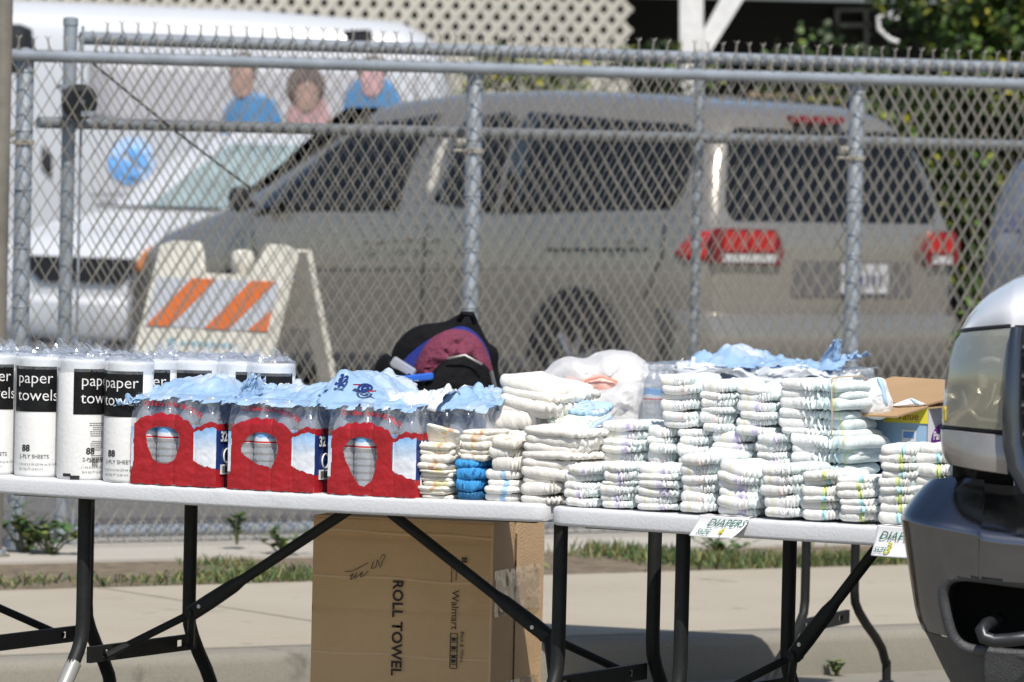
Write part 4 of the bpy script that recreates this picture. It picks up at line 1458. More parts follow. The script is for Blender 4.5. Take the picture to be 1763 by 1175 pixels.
def water_pack(P0, a, b, label, seed, red=True, nrow=NY, topfilm=True, holes=None, group='packs of bottled water', ncol=NX):
    PW = ncol*BD
    root = thing('water_pack', P0, label, 'water pack', group, math.atan2(a.y, a.x))
    rg = random.Random(seed)
    for j in range(nrow):
        for i in range(ncol):
            if 1 < j < nrow-1 and 0 < i < ncol-1 and j > 3: continue
            o = copy_tree(bm_, root)
            o.location = ((i+.5)*BD+rg.uniform(-.001, .001), (j+.5)*BD, .0015)
            o.rotation_euler = (0, 0, rg.uniform(0, 6.28))
    # stretched clear film round the pack
    def ff(x, z): return (x, -.0015+(env_front(min(PW-.001, max(.001, x)))*.11)+profz(z)*.8+.0012*fbm((x*40+seed, z*40, 0)), z)
    hole = holes or [(.175, .60), (.20, .44), (.26, .30), (.34, .245), (.44, .25), (.52, .30), (.565, .42), (.575, .55), (.55, .62), (.46, .665), (.34, .675), (.24, .65)]
    redp = [(-.01, 0), (1.0, 0), (1.0, .215), (.90, .225), (.80, .265), (.735, .30), (.732, .60), (.74, .655), (.68, .74), (.60, .79), (.45, .825), (.33, .825), (.2, .80), (.10, .75), (.04, .70), (.035, .20), (-.01, .14)]
    striptop = [(.735, .655), (.80, .70), (.90, .74), (1.0, .745), (1.0, .68), (.9, .675), (.8, .65), (.74, .62)]
    labp = [(.735, .29), (.80, .265), (.90, .225), (1.0, .21), (1.0, .70), (.9, .69), (.8, .66), (.735, .63)]
    mb = MB()
    def kp(x, y): return not inside(hole, x, y) or not red
    def face(x, y):
        w_ = .008*math.sin(x*31+seed)+.006*math.sin(x*67+y*20+seed*2)
        if red:
            if inside(redp, x+w_*.5, y+w_) or inside(striptop, x, y+w_): return 1
            if inside(labp, x, y): return 2
            if x < .05 and .2 < y < .66: return 2
        return 0
    NXG, NYG = 110, 100
    mb.grid(lambda x, y: ff(x*PW, y*.2), NXG, NYG, keep=kp, mfn=face)
    mb.build('front_film', [m_film2, m_red, m_bw], root)
    # right flank with navy panel
    def fs_(x, z):
        yy = x*PD*nrow/NY
        i = int(min(nrow-1, yy/BD)); d = yy-(i+.5)*BD
        return (PW+.0015-profz(z)*.8-(BD/2-math.sqrt(max(0, (BD/2)**2-d*d)))*.45, yy, z)
    def sface(x, y):
        if not red: return 0
        if y < .20 or .66 < y < .73: return 1
        if y >= .73: return 0
        return 2 if x < .62 else 3
    mb = MB()
    mb.grid(lambda x, y: fs_(x, y*.2), 70, 40, mfn=sface)
    sf = mb.build('side_film', [m_film2, m_red, m_navy, m_bw], root)
    if red:
        q = lambda x, y, z: (PW+.004, x, z)
        text('32', .032, lambda x, y: (PW+.004, .014+x, .106+y), m_white, sf, bold=.001)
        mb = MB()
        pts = [(PW+.004, .046+.016*math.cos(t), .072+.016*math.sin(t)) for t in [6.2832*k/20 for k in range(21)]]
        mb.tube(pts, .0022, 5)
        mb.build('logo_ring', m_white, sf)
        mb = MB()
        mb.box((PW+.003, .044, .041), .002, .05, .022)
        bx = mb.build('barcode', m_white, sf, smooth=False)
        mb = MB()
        for k in range(9): mb.box((PW+.0045, .026+k*.0045, .041), .001, .002, .016)
        mb.build('bars', m_ink, sf, smooth=False)
        # lettering bends along the shoulder of the clear film
        def tf(x, y):
            X = .028+x
            z = .181+y-.55*max(0, X-.10)**2*6
            return (X, ff(X, z)[1]-.0025-.002, z)
        text('32-500mL-16.9oz BOTTLES', .0152, tf, mat('print_red', (.55, .015, .015), .4), root, shear=.2, bold=.0001, space=.9)
    # clear film over the caps
    mb = MB()
    mb.grid(lambda x, y: (x*PW, lerp(.010, PD*nrow/NY-.01, y), .2045+.006*abs(fbm((x*9+seed, y*14, 0), 1, 3))+.002), 24, 30)
    mb.build('top_film', m_film2, root, angle=30)
    return root
def torn(root, name, P, nx, ny, seed, amp=.012, m=None, rag=.35, fr=4.2):
    """crumpled torn printed film: P(x, y) gives the draped surface in the pack's own space"""
    mb = MB()
    def f(x, y):
        p = Vector(P(x, y))
        k = fbm((x*fr+seed, y*fr, seed), 1, 4)
        k2 = fbm((x*fr*2.1+seed, y*fr*2.1, seed+5), 1, 3)
        return p+Vector((k2*amp*.5, k*amp*.6, (abs(k)*1.9+k2*.35)*amp*(.35+.65*sm(0, .3, y))))
    def keep(x, y):
        e = min(x, 1-x, y, 1-y)
        return e > rag*.22*abs(fbm((x*8+seed*2, y*8, 3), 1, 4))
    mb.grid(f, nx, ny, keep=keep)
    o = mb.build(name, m or m_cloud, root, angle=60)
    o.modifiers.new('t', 'SOLIDIFY').thickness = .0006
    return o
tP = lambda u, d: T1.P(T1.at(u, d), d, ZT+.0005-.004*math.sin(math.pi*max(0, min(1, T1.at(u, d)/T1.L))))
hole3 = [(.175, .52), (.20, .40), (.27, .26), (.36, .12), (.42, .10), (.50, .17), (.545, .30), (.565, .46), (.55, .58), (.47, .65), (.36, .665), (.25, .63)]
hole2 = [(.15, .50), (.16, .42), (.24, .36), (.36, .29), (.47, .28), (.50, .25), (.56, .38), (.585, .50), (.56, .60), (.46, .655), (.34, .66), (.24, .62)]
w1 = water_pack(tP(224, .004), a1, b1, 'leftmost red banded pack of clear water bottles, beside the foremost towel roll', 1)
w2 = water_pack(tP(391, .004), a1, b1, 'middle red banded pack of clear water bottles under crumpled blue film', 2, holes=hole2)
w3_ = water_pack(tP(563, .004), a1, b1, 'rightmost front red banded water pack, its handle hole torn to a point', 3, holes=hole3)
tW3 = T1.at(563, .004)+PW+.012
w4 = water_pack(T1.P(tW3, .10, ZT-.001), a1, b1, 'clear water pack without red band, half hidden behind the low diaper stacks', 4, red=False, nrow=6, ncol=2)
def drape(x0, x1, y0, y1, zfn): return lambda x, y: (lerp(x0, x1, x), lerp(y0, y1, y), .2035-.012*(1-sm(0, .08, y))+zfn(x, y)*sm(0, .35, y))
torn(w1, 'torn_blue_film', drape(-.012, PW+.035, -.004, .42, lambda x, y: .010+.030*math.exp(-((x-.42)/.22)**2)), 60, 46, 11, .016)
torn(w1, 'torn_tuft', lambda x, y: (-.045+.06*x-.02*(1-x)*y, -.005+.03*y, .175+.05*y*(1-x)+.01*x), 20, 12, 13, .014)
torn(w2, 'torn_blue_film', drape(-.02, PW+.04, -.004, .44, lambda x, y: .014+.030*sm(.3, .9, x)), 60, 46, 17, .016)
torn(w2, 'torn_tuft', lambda x, y: (-.005+.045*x+.03*y, .03+.02*x, .19+.065*y-.02*abs(x-.5)), 16, 16, 19, .014)
torn(w3_, 'torn_blue_film', drape(-.05, PW*.98, -.003, .34, lambda x, y: .008+.052*math.exp(-((x-.12)/.24)**2)), 60, 46, 23, .014)
torn(w4, 'torn_blue_film', drape(-.06, .125, -.02, .26, lambda x, y: .002+.026*math.exp(-((x-.35)/.22)**2)), 44, 32, 29, .016)
torn(w4, 'torn_white_film', drape(-.13, .02, -.06, .12, lambda x, y: .008+.02*x), 26, 20, 31, .016, m=mat('white_film', (.68, .72, .78), .3))
q = lambda x, y: (.04+x*1.0, .075-.02*0, .262+y)
def onw3(x, y):
    X, Y = x, .045+y*1.9
    u_, v_ = (X+.05)/(PW*.98+.05), (Y+.003)/.343
    return (X, Y, .2035+(.008+.052*math.exp(-((u_-.12)/.24)**2))*sm(0, .35, v_)+.022)
text('32', .024, lambda x, y: onw3(-.012+x, y), m_navy, w3_, bold=.0012)
mb = MB()
pts = [onw3(.056+.013*math.cos(t), .012+.012*math.sin(t)) for t in [6.2832*k/20 for k in range(21)]]
mb.tube(pts, .003, 6)
mb.tube([onw3(.056+.006*math.cos(t), .012+.006*math.sin(t)) for t in [6.2832*k/12 for k in range(13)]], .003, 6)
mb.build('logo_ring', m_navy, w3_)
mb = MB()
mb.box(onw3(.036, .012), .014, .016, .003)
mb.box(onw3(.075, .010), .014, .018, .003)
mb.build('logo_fin', m_red, w3_, smooth=False)
# ------------------------------------------------------------------ diapers
def diaper_mat(name, base, stripes, dots=None, tint=None, prints=None, sc=1.0):
    m, n, b = nodes(name)
    b.inputs['Roughness'].default_value = .75
    b.inputs['Specular IOR Level'].default_value = .25
    uvn = n.nodes.new('ShaderNodeUVMap')
    oi = n.nodes.new('ShaderNodeObjectInfo')
    sx = n.nodes.new('ShaderNodeSeparateXYZ')
    n.links.new(uvn.outputs[0], sx.inputs[0])
    u = sx.outputs['X']
    tc = n.nodes.new('ShaderNodeTexCoord')
    # every diaper slides its print a little
    u = add_math(n, 'ADD', u, add_math(n, 'MULTIPLY', add_math(n, 'SUBTRACT', oi.outputs['Random'], .5), .08))
    vec = n.nodes.new('ShaderNodeVectorMath')
    vec.operation = 'ADD'
    n.links.new(tc.outputs['Object'], vec.inputs[0])
    cb = n.nodes.new('ShaderNodeCombineXYZ')
    n.links.new(add_math(n, 'MULTIPLY', oi.outputs['Random'], 37.0), cb.inputs[0])
    n.links.new(cb.outputs[0], vec.inputs[1])
    def nz(s_, d=3):
        t = n.nodes.new('ShaderNodeTexNoise')
        t.inputs['Scale'].default_value = s_
        t.inputs['Detail'].default_value = d
        n.links.new(vec.outputs[0], t.inputs['Vector'])
        return t.outputs['Fac']
    c = mixc(n, nz(30), tuple(x*.95 for x in base), base)
    if tint:
        a0, col = tint
        k = add_math(n, 'MULTIPLY', add_math(n, 'SUBTRACT', u, a0), 5, True)
        c = mixc(n, add_math(n, 'MULTIPLY', k, nz(70)), c, col)
    for a_, b_, col, amt in stripes:
        k = band(n, u, a_, b_, .02)
        k = add_math(n, 'MULTIPLY', k, add_math(n, 'MULTIPLY', add_math(n, 'ADD', nz(90), .25), amt), True)
        c = mixc(n, k, c, col)
    if dots:
        a_, b_, col, scl, thr = dots
        v = n.nodes.new('ShaderNodeTexVoronoi')
        v.inputs['Scale'].default_value = scl
        n.links.new(vec.outputs[0], v.inputs['Vector'])
        k = add_math(n, 'MULTIPLY', add_math(n, 'SUBTRACT', thr, v.outputs['Distance']), 8, True)
        k = add_math(n, 'MULTIPLY', k, band(n, u, a_, b_, .03))
        on = add_math(n, 'GREATER_THAN', oi.outputs['Random'], .35)
        k = add_math(n, 'MULTIPLY', k, on)
        c = mixc(n, k, c, col)
    if prints:
        a_, b_, cols, s_ = prints
        k = band(n, u, a_, b_, .03)
        for i, col in enumerate(cols):
            t = n.nodes.new('ShaderNodeTexNoise')
            t.inputs['Scale'].default_value = s_*(1+.3*i)
            t.inputs['Detail'].default_value = 1
            mp = n.nodes.new('ShaderNodeVectorMath')
            mp.operation = 'ADD'
            mp.inputs[1].default_value = (i*9.1, i*3.7, 1)
            n.links.new(vec.outputs[0], mp.inputs[0])
            n.links.new(mp.outputs[0], t.inputs['Vector'])
            kk = add_math(n, 'MULTIPLY', add_math(n, 'SUBTRACT', t.outputs['Fac'], .60), 14, True)
            c = mixc(n, add_math(n, 'MULTIPLY', kk, k), c, col)
    n.links.new(c, b.inputs['Base Color'])
    bp = n.nodes.new('ShaderNodeBump')
    bp.inputs['Strength'].default_value = .5
    bp.inputs['Distance'].default_value = .004
    n.links.new(nz(120, 4), bp.inputs['Height'])
    n.links.new(bp.outputs[0], b.inputs['Normal'])
    return m
Wt = (.80, .80, .79)
YL = (.80, .72, .40)
STY = {
    'speck': diaper_mat('diaper_speckled', Wt, [(.27, .33, YL, 1.1), (.60, .62, (.5, .6, .62), .9)], dots=(.46, .88, (.26, .32, .34), 300, .42), tint=(.8, (.58, .72, .73))),
    'purple': diaper_mat('diaper_lavender', Wt, [(.30, .36, YL, 1.0), (.56, .76, (.58, .50, .76), .8), (.84, .87, (.5, .64, .66), .8)], tint=(.8, (.58, .72, .73))),
    'pink': diaper_mat('diaper_pale_pink', Wt, [(.27, .31, YL, .6), (.50, .70, (.80, .66, .62), .8)], tint=(.8, (.58, .72, .73))),
    'lime': diaper_mat('diaper_lime_band', (.80, .795, .77), [(.28, .31, YL, .6), (.66, .83, (.56, .69, .20), 1.0)], tint=(1.0, (.62, .78, .80))),
    'teal': diaper_mat('diaper_teal_band', (.80, .795, .77), [(.28, .31, YL, .6), (.64, .82, (.34, .66, .72), 1.0)], tint=(1.0, (.62, .78, .80))),
    'beige': diaper_mat('diaper_cream', (.76, .735, .685), [(.56, .58, (.55, .55, .53), .7), (.66, .68, (.6, .6, .58), .5)], tint=(1.1, (.78, .76, .70))),
    'blueband': diaper_mat('diaper_blue_band', (.79, .78, .75), [(.50, .68, (.30, .55, .82), 1.0)]),
    'thin': diaper_mat('diaper_thin_print', (.78, .745, .665), [], prints=(.42, .90, [(.75, .55, .22), (.72, .70, .40), (.66, .40, .26)], 30)),
    'blue': diaper_mat('diaper_bright_blue', (.05, .30, .66), [], prints=(.1, 1.4, [(.02, .12, .38), (.10, .42, .80)], 70)),
    'darkblue': diaper_mat('diaper_dark_blue', (.02, .10, .22), [], prints=(.0, 1.4, [(.05, .30, .45), (.01, .04, .12)], 90)),
    'wide': diaper_mat('diaper_bundle', Wt, [(.15, .18, YL, .7), (.74, .80, (.45, .75, .80), .9), (.86, .92, (.60, .72, .25), .9), (.80, .84, (.60, .52, .78), .7)], dots=(.22, .42, (.42, .48, .50), 330, .36), tint=(.36, (.62, .76, .77))),
    'floral': diaper_mat('diaper_floral', (.42, .58, .78), [], prints=(.0, 1.6, [(.30, .26, .55), (.75, .78, .82), (.25, .45, .75)], 60)),
    'green': diaper_mat('diaper_leafy', (.62, .70, .62), [], prints=(.0, 1.6, [(.25, .42, .25), (.80, .82, .80)], 70)),
}
def diaper_mesh(name, mats, seed, W=.10, Dp=.17, T=.02, smile=0.0, ruf=(.58, 1.9), amp=.0044, lam=.0135, wide=False, flat=False, rr=.034, spiky=False):
    rg = random.Random(seed)
    pts, st_ = [], .0042
    rl, rb = .012, .02
    def arc(cx, cy, r, t0, t1):
        k = max(3, int(abs(t1-t0)*r/st_))
        return [(cx+r*math.cos(t0+(t1-t0)*i/k), cy+r*math.sin(t0+(t1-t0)*i/k)) for i in range(k)]
    def seg(p, q):
        L = math.hypot(q[0]-p[0], q[1]-p[1])
        k = max(2, int(L/st_))
        return [(lerp(p[0], q[0], i/k), lerp(p[1], q[1], i/k)) for i in range(k)]
    pi = math.pi
    pts += seg((rl, 0), (W-rr, 0))
    pts += arc(W-rr, rr, rr, -pi/2, 0)
    pts += seg((W, rr), (W, Dp-rb))[:]
    nvis = len(pts)
    pts += arc(W-rb, Dp-rb, rb, 0, pi/2)[::2]
    pts += seg((W-rb, Dp), (rl, Dp))[::3]
    pts += arc(rl, Dp-rl, rl, pi/2, pi)[::2]
    pts += seg((0, Dp-rl), (0, rl))[::3]
    pts += arc(rl, rl, rl, pi, 1.5*pi)
    N = len(pts)
    arcl = [0.0]
    for i in range(1, N): arcl.append(arcl[-1]+math.hypot(pts[i][0]-pts[i-1][0], pts[i][1]-pts[i-1][1]))
    tot = arcl[-1]
    us = [(rl+s)/W for s in arcl]
    us = [x if x < 3.2 else x-(tot+rl)/W for x in us]
    K = 8
    ph, ph2, ph3 = [rg.uniform(0, 6.28) for _ in range(3)]
    e = T*.62
    vs, uv, fs = [], [], []
    drop = rg.uniform(-.003, .003)
    for k in range(K+1):
        t = lerp(-1, 1, k/K)*pi/2
        for i in range(N):
            x, y = pts[i]
            x0, y0 = pts[i-1]; x1, y1 = pts[(i+1) % N]
            tx, ty = x1-x0, y1-y0
            L = math.hypot(tx, ty) or 1
            nx, ny = ty/L, -tx/L
            u = us[i]
            rw = sm(ruf[0], ruf[0]+.18, u)*(1-sm(ruf[1], ruf[1]+.2, u))
            s = u*W
            rip = math.sin(6.2832*s/lam+ph+1.1*math.sin(s*90+ph2)+k*.25)
            off = -e*(1-math.cos(t)**.8)
            off += rw*amp*rip*math.cos(t)*1.1
            off += .0022*fbm((x*30+seed*3, y*30, k*.08), 1, 3)
            th = T*(1-.22*rw)
            if i > nvis: th *= .9
            z = T/2+th/2*math.sin(t)
            z += rw*amp*.95*math.sin(6.2832*s/(lam*.83)+ph3+1.3*math.sin(s*70+ph))*math.cos(t*.8)
            z += smile*((x/W-.45)**2)*2+smile*.4*(y/Dp)**2
            z += .0016*fbm((x*18+seed*5, y*18, 2.2), 1, 2)
            z -= .0016*math.exp(-((u-.60)/.03)**2)*math.sin(t)
            if spiky and x > W*.86:
                off += .012*abs(math.sin(seed*2+k*.2))*sm(W*.86, W, x)*math.cos(t)
            vs.append((x+nx*off, y+ny*off, z))
            uv.append((u, k/K))
    for k in range(K):
        for i in range(N):
            i2 = (i+1) % N
            fs.append((k*N+i, k*N+i2, (k+1)*N+i2, (k+1)*N+i))
    mb = MB()
    mb.add(vs, fs, 0, uv)
    # soft crowned caps: one inner ring and a centre
    for base, sg in ((0, -1), (K*N, 1)):
        cen = Vector((W*.5, Dp*.5, 0))
        inner = []
        for i in range(N):
            p = Vector(vs[base+i])
            q = p.lerp(Vector((cen.x, cen.y, p.z)), .35)
            q.z += sg*(T*.10+.002*fbm((q.x*40+seed, q.y*40, sg), 1, 3))
            inner.append(q)
        o = mb.add(inner, [], uvs=[uv[base+i] for i in range(N)])
        cz = sum(q.z for q in inner)/N+sg*T*.05
        oc = mb.add([(cen.x, cen.y, cz)], [], uvs=[(.5, .5)])
        for i in range(N):
            i2 = (i+1) % N
            mb.f.append([base+i, base+i2, o+i2, o+i]); mb.m.append(0)
            mb.f.append([o+i, o+i2, oc]); mb.m.append(0)
    ob = mb.build(name, mats, angle=70)
    me = ob.data
    bpy.data.objects.remove(ob)
    return me
DM = {}
def dmesh(style, var, **kw):
    key = (style, var, tuple(sorted(kw.items())))
    if key not in DM:
        DM[key] = diaper_mesh('diaper', STY[style], 11+len(DM)*3, **kw)
    return DM[key]
rgd = random.Random(5)
def column(tab, u0, u1, d, z0, n, Hh, styles, where, tilt=0.0, yaw=0.0, smile=(.002, .009), lean=0.0, word='diaper', adj='white folded', Dp=.17, widefac=1.05, group=None, mk=None, over=1.22, jit=.006, T0=.02, W0=.10):
    """one pile of n diapers between image columns u0 and u1 at depth d, from height z0 up to z0 + Hh"""
    out = []
    ta, tb = tab.at(u0, d, z0), tab.at(u1, d+.05, z0)
    Wd = (tb-ta)*widefac
    ws = [rgd.uniform(.72, 1.28) for _ in range(n)]
    tot_ = sum(ws)
    a = math.atan2(tab.a.y, tab.a.x)+yaw
    for i in range(n):
        t = Hh*ws[i]/tot_
        zb_i = z0+Hh*sum(ws[:i])/tot_
        st_ = styles[i % len(styles)] if isinstance(styles, (list, tuple)) else styles
        sml = [smile[0], (smile[0]+smile[1])/2, smile[1]][(i*2+len(out)) % 3]
        kw = dict(smile=round(sml, 4), W=W0, Dp=Dp, T=T0)
        if mk: kw.update(mk)
        me = dmesh(st_, i % 3, **kw)
        o = bpy.data.objects.new('diaper', me)
        COL.objects.link(o)
        f = (i+.5)/n
        p = tab.P(ta+rgd.uniform(-jit, jit)+lean*f, d+rgd.uniform(0, jit*2), zb_i)
        o.location = p
        o.rotation_euler = (rgd.uniform(-.03, .03), tilt*(.3+.7*f)+rgd.uniform(-.035, .035), a+rgd.uniform(-.12, .12))
        o.scale = (Wd/W0*rgd.uniform(.98, 1.08), rgd.uniform(.94, 1.03), t/T0*over*rgd.uniform(.95, 1.06))
        k = n-1-i
        if len(f'{adj} {word}, {ORD[k]} in {where}'.split()) > 16: print('LONG', adj, where)
        tag(o, f'{adj} {word}, {ORD[k]} in {where}', 'diaper', group or 'folded diapers stacked on the tables')
        out.append(o)
    return out
def s2(u, v0, v1, d): 
    """metres for a pixel span on table 2 at depth d"""
    p = T2.P(T2.at(u, d), d, ZT)
    return (v1-v0)*(p.y)/FPX
SP, PU, PK = 'speck', 'purple', 'pink'
def front(u0, u1, vt, vb, n, styles, where, **kw):
    d = kw.pop('d', .012)
    column(T2, u0, u1, d, ZT+.001, n, s2((u0+u1)/2, vt, vb, d), styles, where, **kw)
front(966, 1032, 800, 869, 5, [SP, PU, SP], 'front pile at the sign table left end')
front(1031, 1093, 800, 875, 6, [PU, PU, SP], 'second front pile from the left table corner')
front(1089, 1170, 805, 880, 6, [PU, SP, PU], 'wide front pile left of size 4 sign')
front(1165, 1236, 786, 884, 6, [SP, PK, SP, PK], 'front pile directly above the size 4 sign', smile=(.002, .008), tilt=-.04)
front(1231, 1307, 795, 889, 6, [PU, SP, PU, PU], 'slanting front pile right of the size 4 sign', tilt=.20, smile=(.002, .006))
front(1306, 1380, 808, 893, 5, [SP, SP, PK], 'front pile between slanting and banded piles', tilt=-.06)
front(1374, 1444, 816, 897, 6, ['teal', 'lime', 'teal', 'lime'], 'left teal and lime front pile', tilt=-.10)
front(1438, 1508, 826, 902, 6, ['lime', 'teal', 'teal', 'lime'], 'right teal and lime front pile', tilt=-.04)
front(1508, 1575, 768, 902, 9, ['teal', 'lime', 'lime', 'teal', 'lime'], 'tall banded pile beside the size 3 sign', smile=(.003, .007))
front(1570, 1645, 764, 900, 9, ['lime', 'teal', 'lime'], 'banded pile half hidden by the truck bumper', d=.05)
# middle and top rows stand behind, on the table
dM = .20
def back(u0, u1, vt, n, styles, where, vb=None, z0=None, **kw):
    p = T2.P(T2.at((u0+u1)/2, dM), dM, ZT)
    vbase = proj(p)[1]
    z0_ = ZT+.001 if z0 is None else z0
    ztop = H-(vt-(285+.0227*((u0+u1)/2-881.5)))*p.y/FPX
    column(T2, u0, u1, kw.pop('d', dM), z0_, n, ztop-z0_, styles, where, **kw)
    return ztop
back(1030, 1112, 731, 9, [PU, SP, PU], 'leftmost second-row pile')
z_a = back(1110, 1166, 738, 8, [SP, PK, SP], 'second-row pile under leftmost high pile', tilt=.03, smile=(.003, .008))
z_b = back(1158, 1224, 743, 8, [SP, SP, PK], 'second-row pile under the second high pile', smile=(.003, .007))
z_c = back(1216, 1300, 749, 8, [PU, PU, SP], 'second-row pile under the third high pile')
z_d = back(1295, 1362, 751, 8, [SP, PU, SP], 'second-row pile right of the third high pile')
back(1132, 1206, 652, 6, [SP, PK, SP], 'leftmost high pile beside the plastic bags', z0=z_a, smile=(.006, .012))
back(1202, 1268, 663, 6, [SP, PK, SP], 'second high pile from the plastic bags', z0=z_b)
back(1264, 1338, 668, 6, [PU, SP, SP], 'third high pile, before the rubber banded bundle', z0=z_c)
WK = dict(ruf=(.28, .68), lam=.019, amp=.0058, rr=.02, spiky=True)
z_e = back(1355, 1475, 752, 8, ['wide'], 'lower wide bundle under the banded bundle', W0=.22, mk=WK, Dp=.16)
z_f = back(1337, 1462, 658, 6, ['wide'], 'high wide bundle held by a rubber band', z0=max(z_d, z_e), W0=.22, mk=WK, Dp=.16, smile=(.002, .006))
# rubber band round the high bundle
ub = 1432
tb_ = T2.at(ub, dM-.005, z_e)
bandr = thing('rubber_band', T2.P(tb_, dM, z_e), 'thin tan rubber band round the wide diaper bundle', 'rubber band')
mb = MB()
bz = z_f-max(z_d, z_e)
z00 = max(z_d, z_e)
loop = [(-.004, .004), (-.010, bz*.15), (-.012, bz*.5), (-.010, bz*.85), (-.003, bz+.008), (.03, bz+.012), (.08, bz+.012), (.13, bz+.012), (.175, bz*.9), (.178, bz*.5), (.175, .004), (.08, .0005), (-.004, .004)]
mb.tube([T2.P(tb_+.004*math.sin(i), dM+y-.002, z00+z) for i, (y, z) in enumerate(loop)], .0016, 6)
mb.build('band', mat('rubber_tan', (.55, .42, .28), .6), bandr, inv=winv(bandr))
# diapers lying over the carton and the odd ones on the left table
def s1(u, v0, v1, d):
    p = T1.P(T1.at(u, d), d, ZT)
    return (v1-v0)*(p.y)/FPX
def left(u0, u1, vt, vb, n, styles, where, d=.012, z0=ZT-.003, **kw):
    column(T1, u0, u1, d, z0, n, s1((u0+u1)/2, vt, vb, d), styles, where, **kw)
    return z0+s1((u0+u1)/2, vt, vb, d)
FK = dict(ruf=(1.2, 1.3), amp=.0008, rr=.012)
z1_ = left(717, 783, 811, 861, 7, ['thin'], 'low cream pile next to the water packs', adj='thin cream', mk=FK, Dp=.13)
z1b = left(715, 784, 768, 811, 4, ['thin'], 'thicker cream pile on the low cream pile', z0=z1_, adj='cream', mk=FK, Dp=.13, yaw=.06)
z2_ = left(781, 836, 794, 862, 4, ['darkblue', 'blue', 'blue', 'blue'], 'pile between cream and blue banded piles', adj='bright blue', mk=dict(ruf=(.7, 2), amp=.0015), Dp=.13)
z2b = left(786, 846, 742, 794, 5, ['thin'], 'white pile on top of the blue pile', z0=z2_, adj='white printed', mk=FK, Dp=.13)
z3_ = left(829, 898, 812, 865, 4, ['blueband'], 'light blue banded pile by the table joint', adj='white', Dp=.13, mk=dict(ruf=(.72, 1.3), amp=.0014))
z3b = left(838, 902, 772, 812, 2, ['beige'], 'pair resting on the light blue banded pile', z0=z3_, adj='cream', Dp=.13)
z3c = left(846, 905, 756, 772, 1, ['thin'], 'small layer above the cream pair', z0=z3b, adj='thin printed', mk=FK, Dp=.13)
z4_ = left(895, 972, 822, 868, 3, ['beige'], 'sagging low pile at the table joint', adj='big cream', tilt=-.05, smile=(.004, .01), d=.010)
BK = dict(ruf=(.75, 2.2), amp=.0035, lam=.02)
z4b = left(896, 1010, 735, 822, 6, ['beige'], 'tall pile leaning over table joint', z0=z4_, adj='large cream', tilt=.06, mk=BK, Dp=.20, W0=.14)
z5s = left(848, 912, 770, 864, 5, ['beige'], 'rear pile that holds the top heap', adj='cream', d=.17, Dp=.15)
z5_ = left(846, 930, 722, 772, 2, ['beige'], 'upper cream pair behind the blue pile', d=.16, z0=z5s, adj='large cream', mk=BK, W0=.14, smile=(.002, .008), Dp=.2)
z5b = left(852, 960, 664, 730, 4, ['beige'], 'top cream heap beside the backpack', d=.17, z0=z5_, adj='large soft cream', mk=BK, W0=.14, tilt=.22, smile=(.004, .012), Dp=.22)
# one cream diaper propped upright on the low pile
o = bpy.data.objects.new('diaper', dmesh('thin', 9, smile=0.0, W=.10, Dp=.13, T=.02, **FK))
COL.objects.link(o)
p = T1.P(T1.at(727, .02), .028, z1b+.046)
o.location = p
o.rotation_euler = (rad(-62), rad(10), math.atan2(a1.y, a1.x))
o.scale = (.84, .42, .5)
tag(o, 'cream diaper draped over the low cream pile with one orange print', 'diaper', 'folded diapers stacked on the tables')
for (u, v, Yd, st_, sc, rz_, rx, lb) in ((985, 702, .24, 'floral', (1.15, .5, .9), .1, .2, 'pale blue and purple floral diaper lying on the cream heap'), (970, 722, .20, 'green', (1.1, .5, .9), -.1, .1, 'leafy green print diaper under the floral one'), (982, 738, .17, 'floral', (.9, .45, .7), .2, .0, 'dark purple floral diaper at the edge of the cream heap')):
    o = bpy.data.objects.new('diaper', dmesh(st_, 7, smile=.006, W=.10, Dp=.17, T=.02, ruf=(.1, 1.9), amp=.003, lam=.016))
    COL.objects.link(o)
    zz = H-(v-287)*T1.P(1.2, Yd).y/FPX
    o.location = T1.P(T1.at(u-30, Yd, zz), Yd, zz-.012)
    o.rotation_euler = (rx, .08, math.atan2(a1.y, a1.x)+rz_)
    o.scale = sc
    tag(o, lb, 'diaper', 'folded diapers stacked on the tables')
mb = MB()
P0 = [atY(1008, 745, 12.66), atY(1016, 752, 12.66), atY(1055, 715, 12.74), atY(1046, 708, 12.74)]
mb.grid(lambda x, y: P0[0].lerp(P0[1], x).lerp(P0[3].lerp(P0[2], x), y)+Vector((0, .004*math.sin(x*9), .006*math.sin(y*5))), 6, 14)
o = mb.build('diaper_wrapper', diaper_mat('wrapper_print', (.55, .68, .82), [(.0, .18, (.10, .40, .75), 1.6), (.8, 1, (.12, .35, .7), 1.6)]), None)
o.modifiers.new('t', 'SOLIDIFY').thickness = .002
tag(o, 'strip of plastic wrapper with blue edges sticking up beside the cream heap', 'wrapper')
mb = MB()
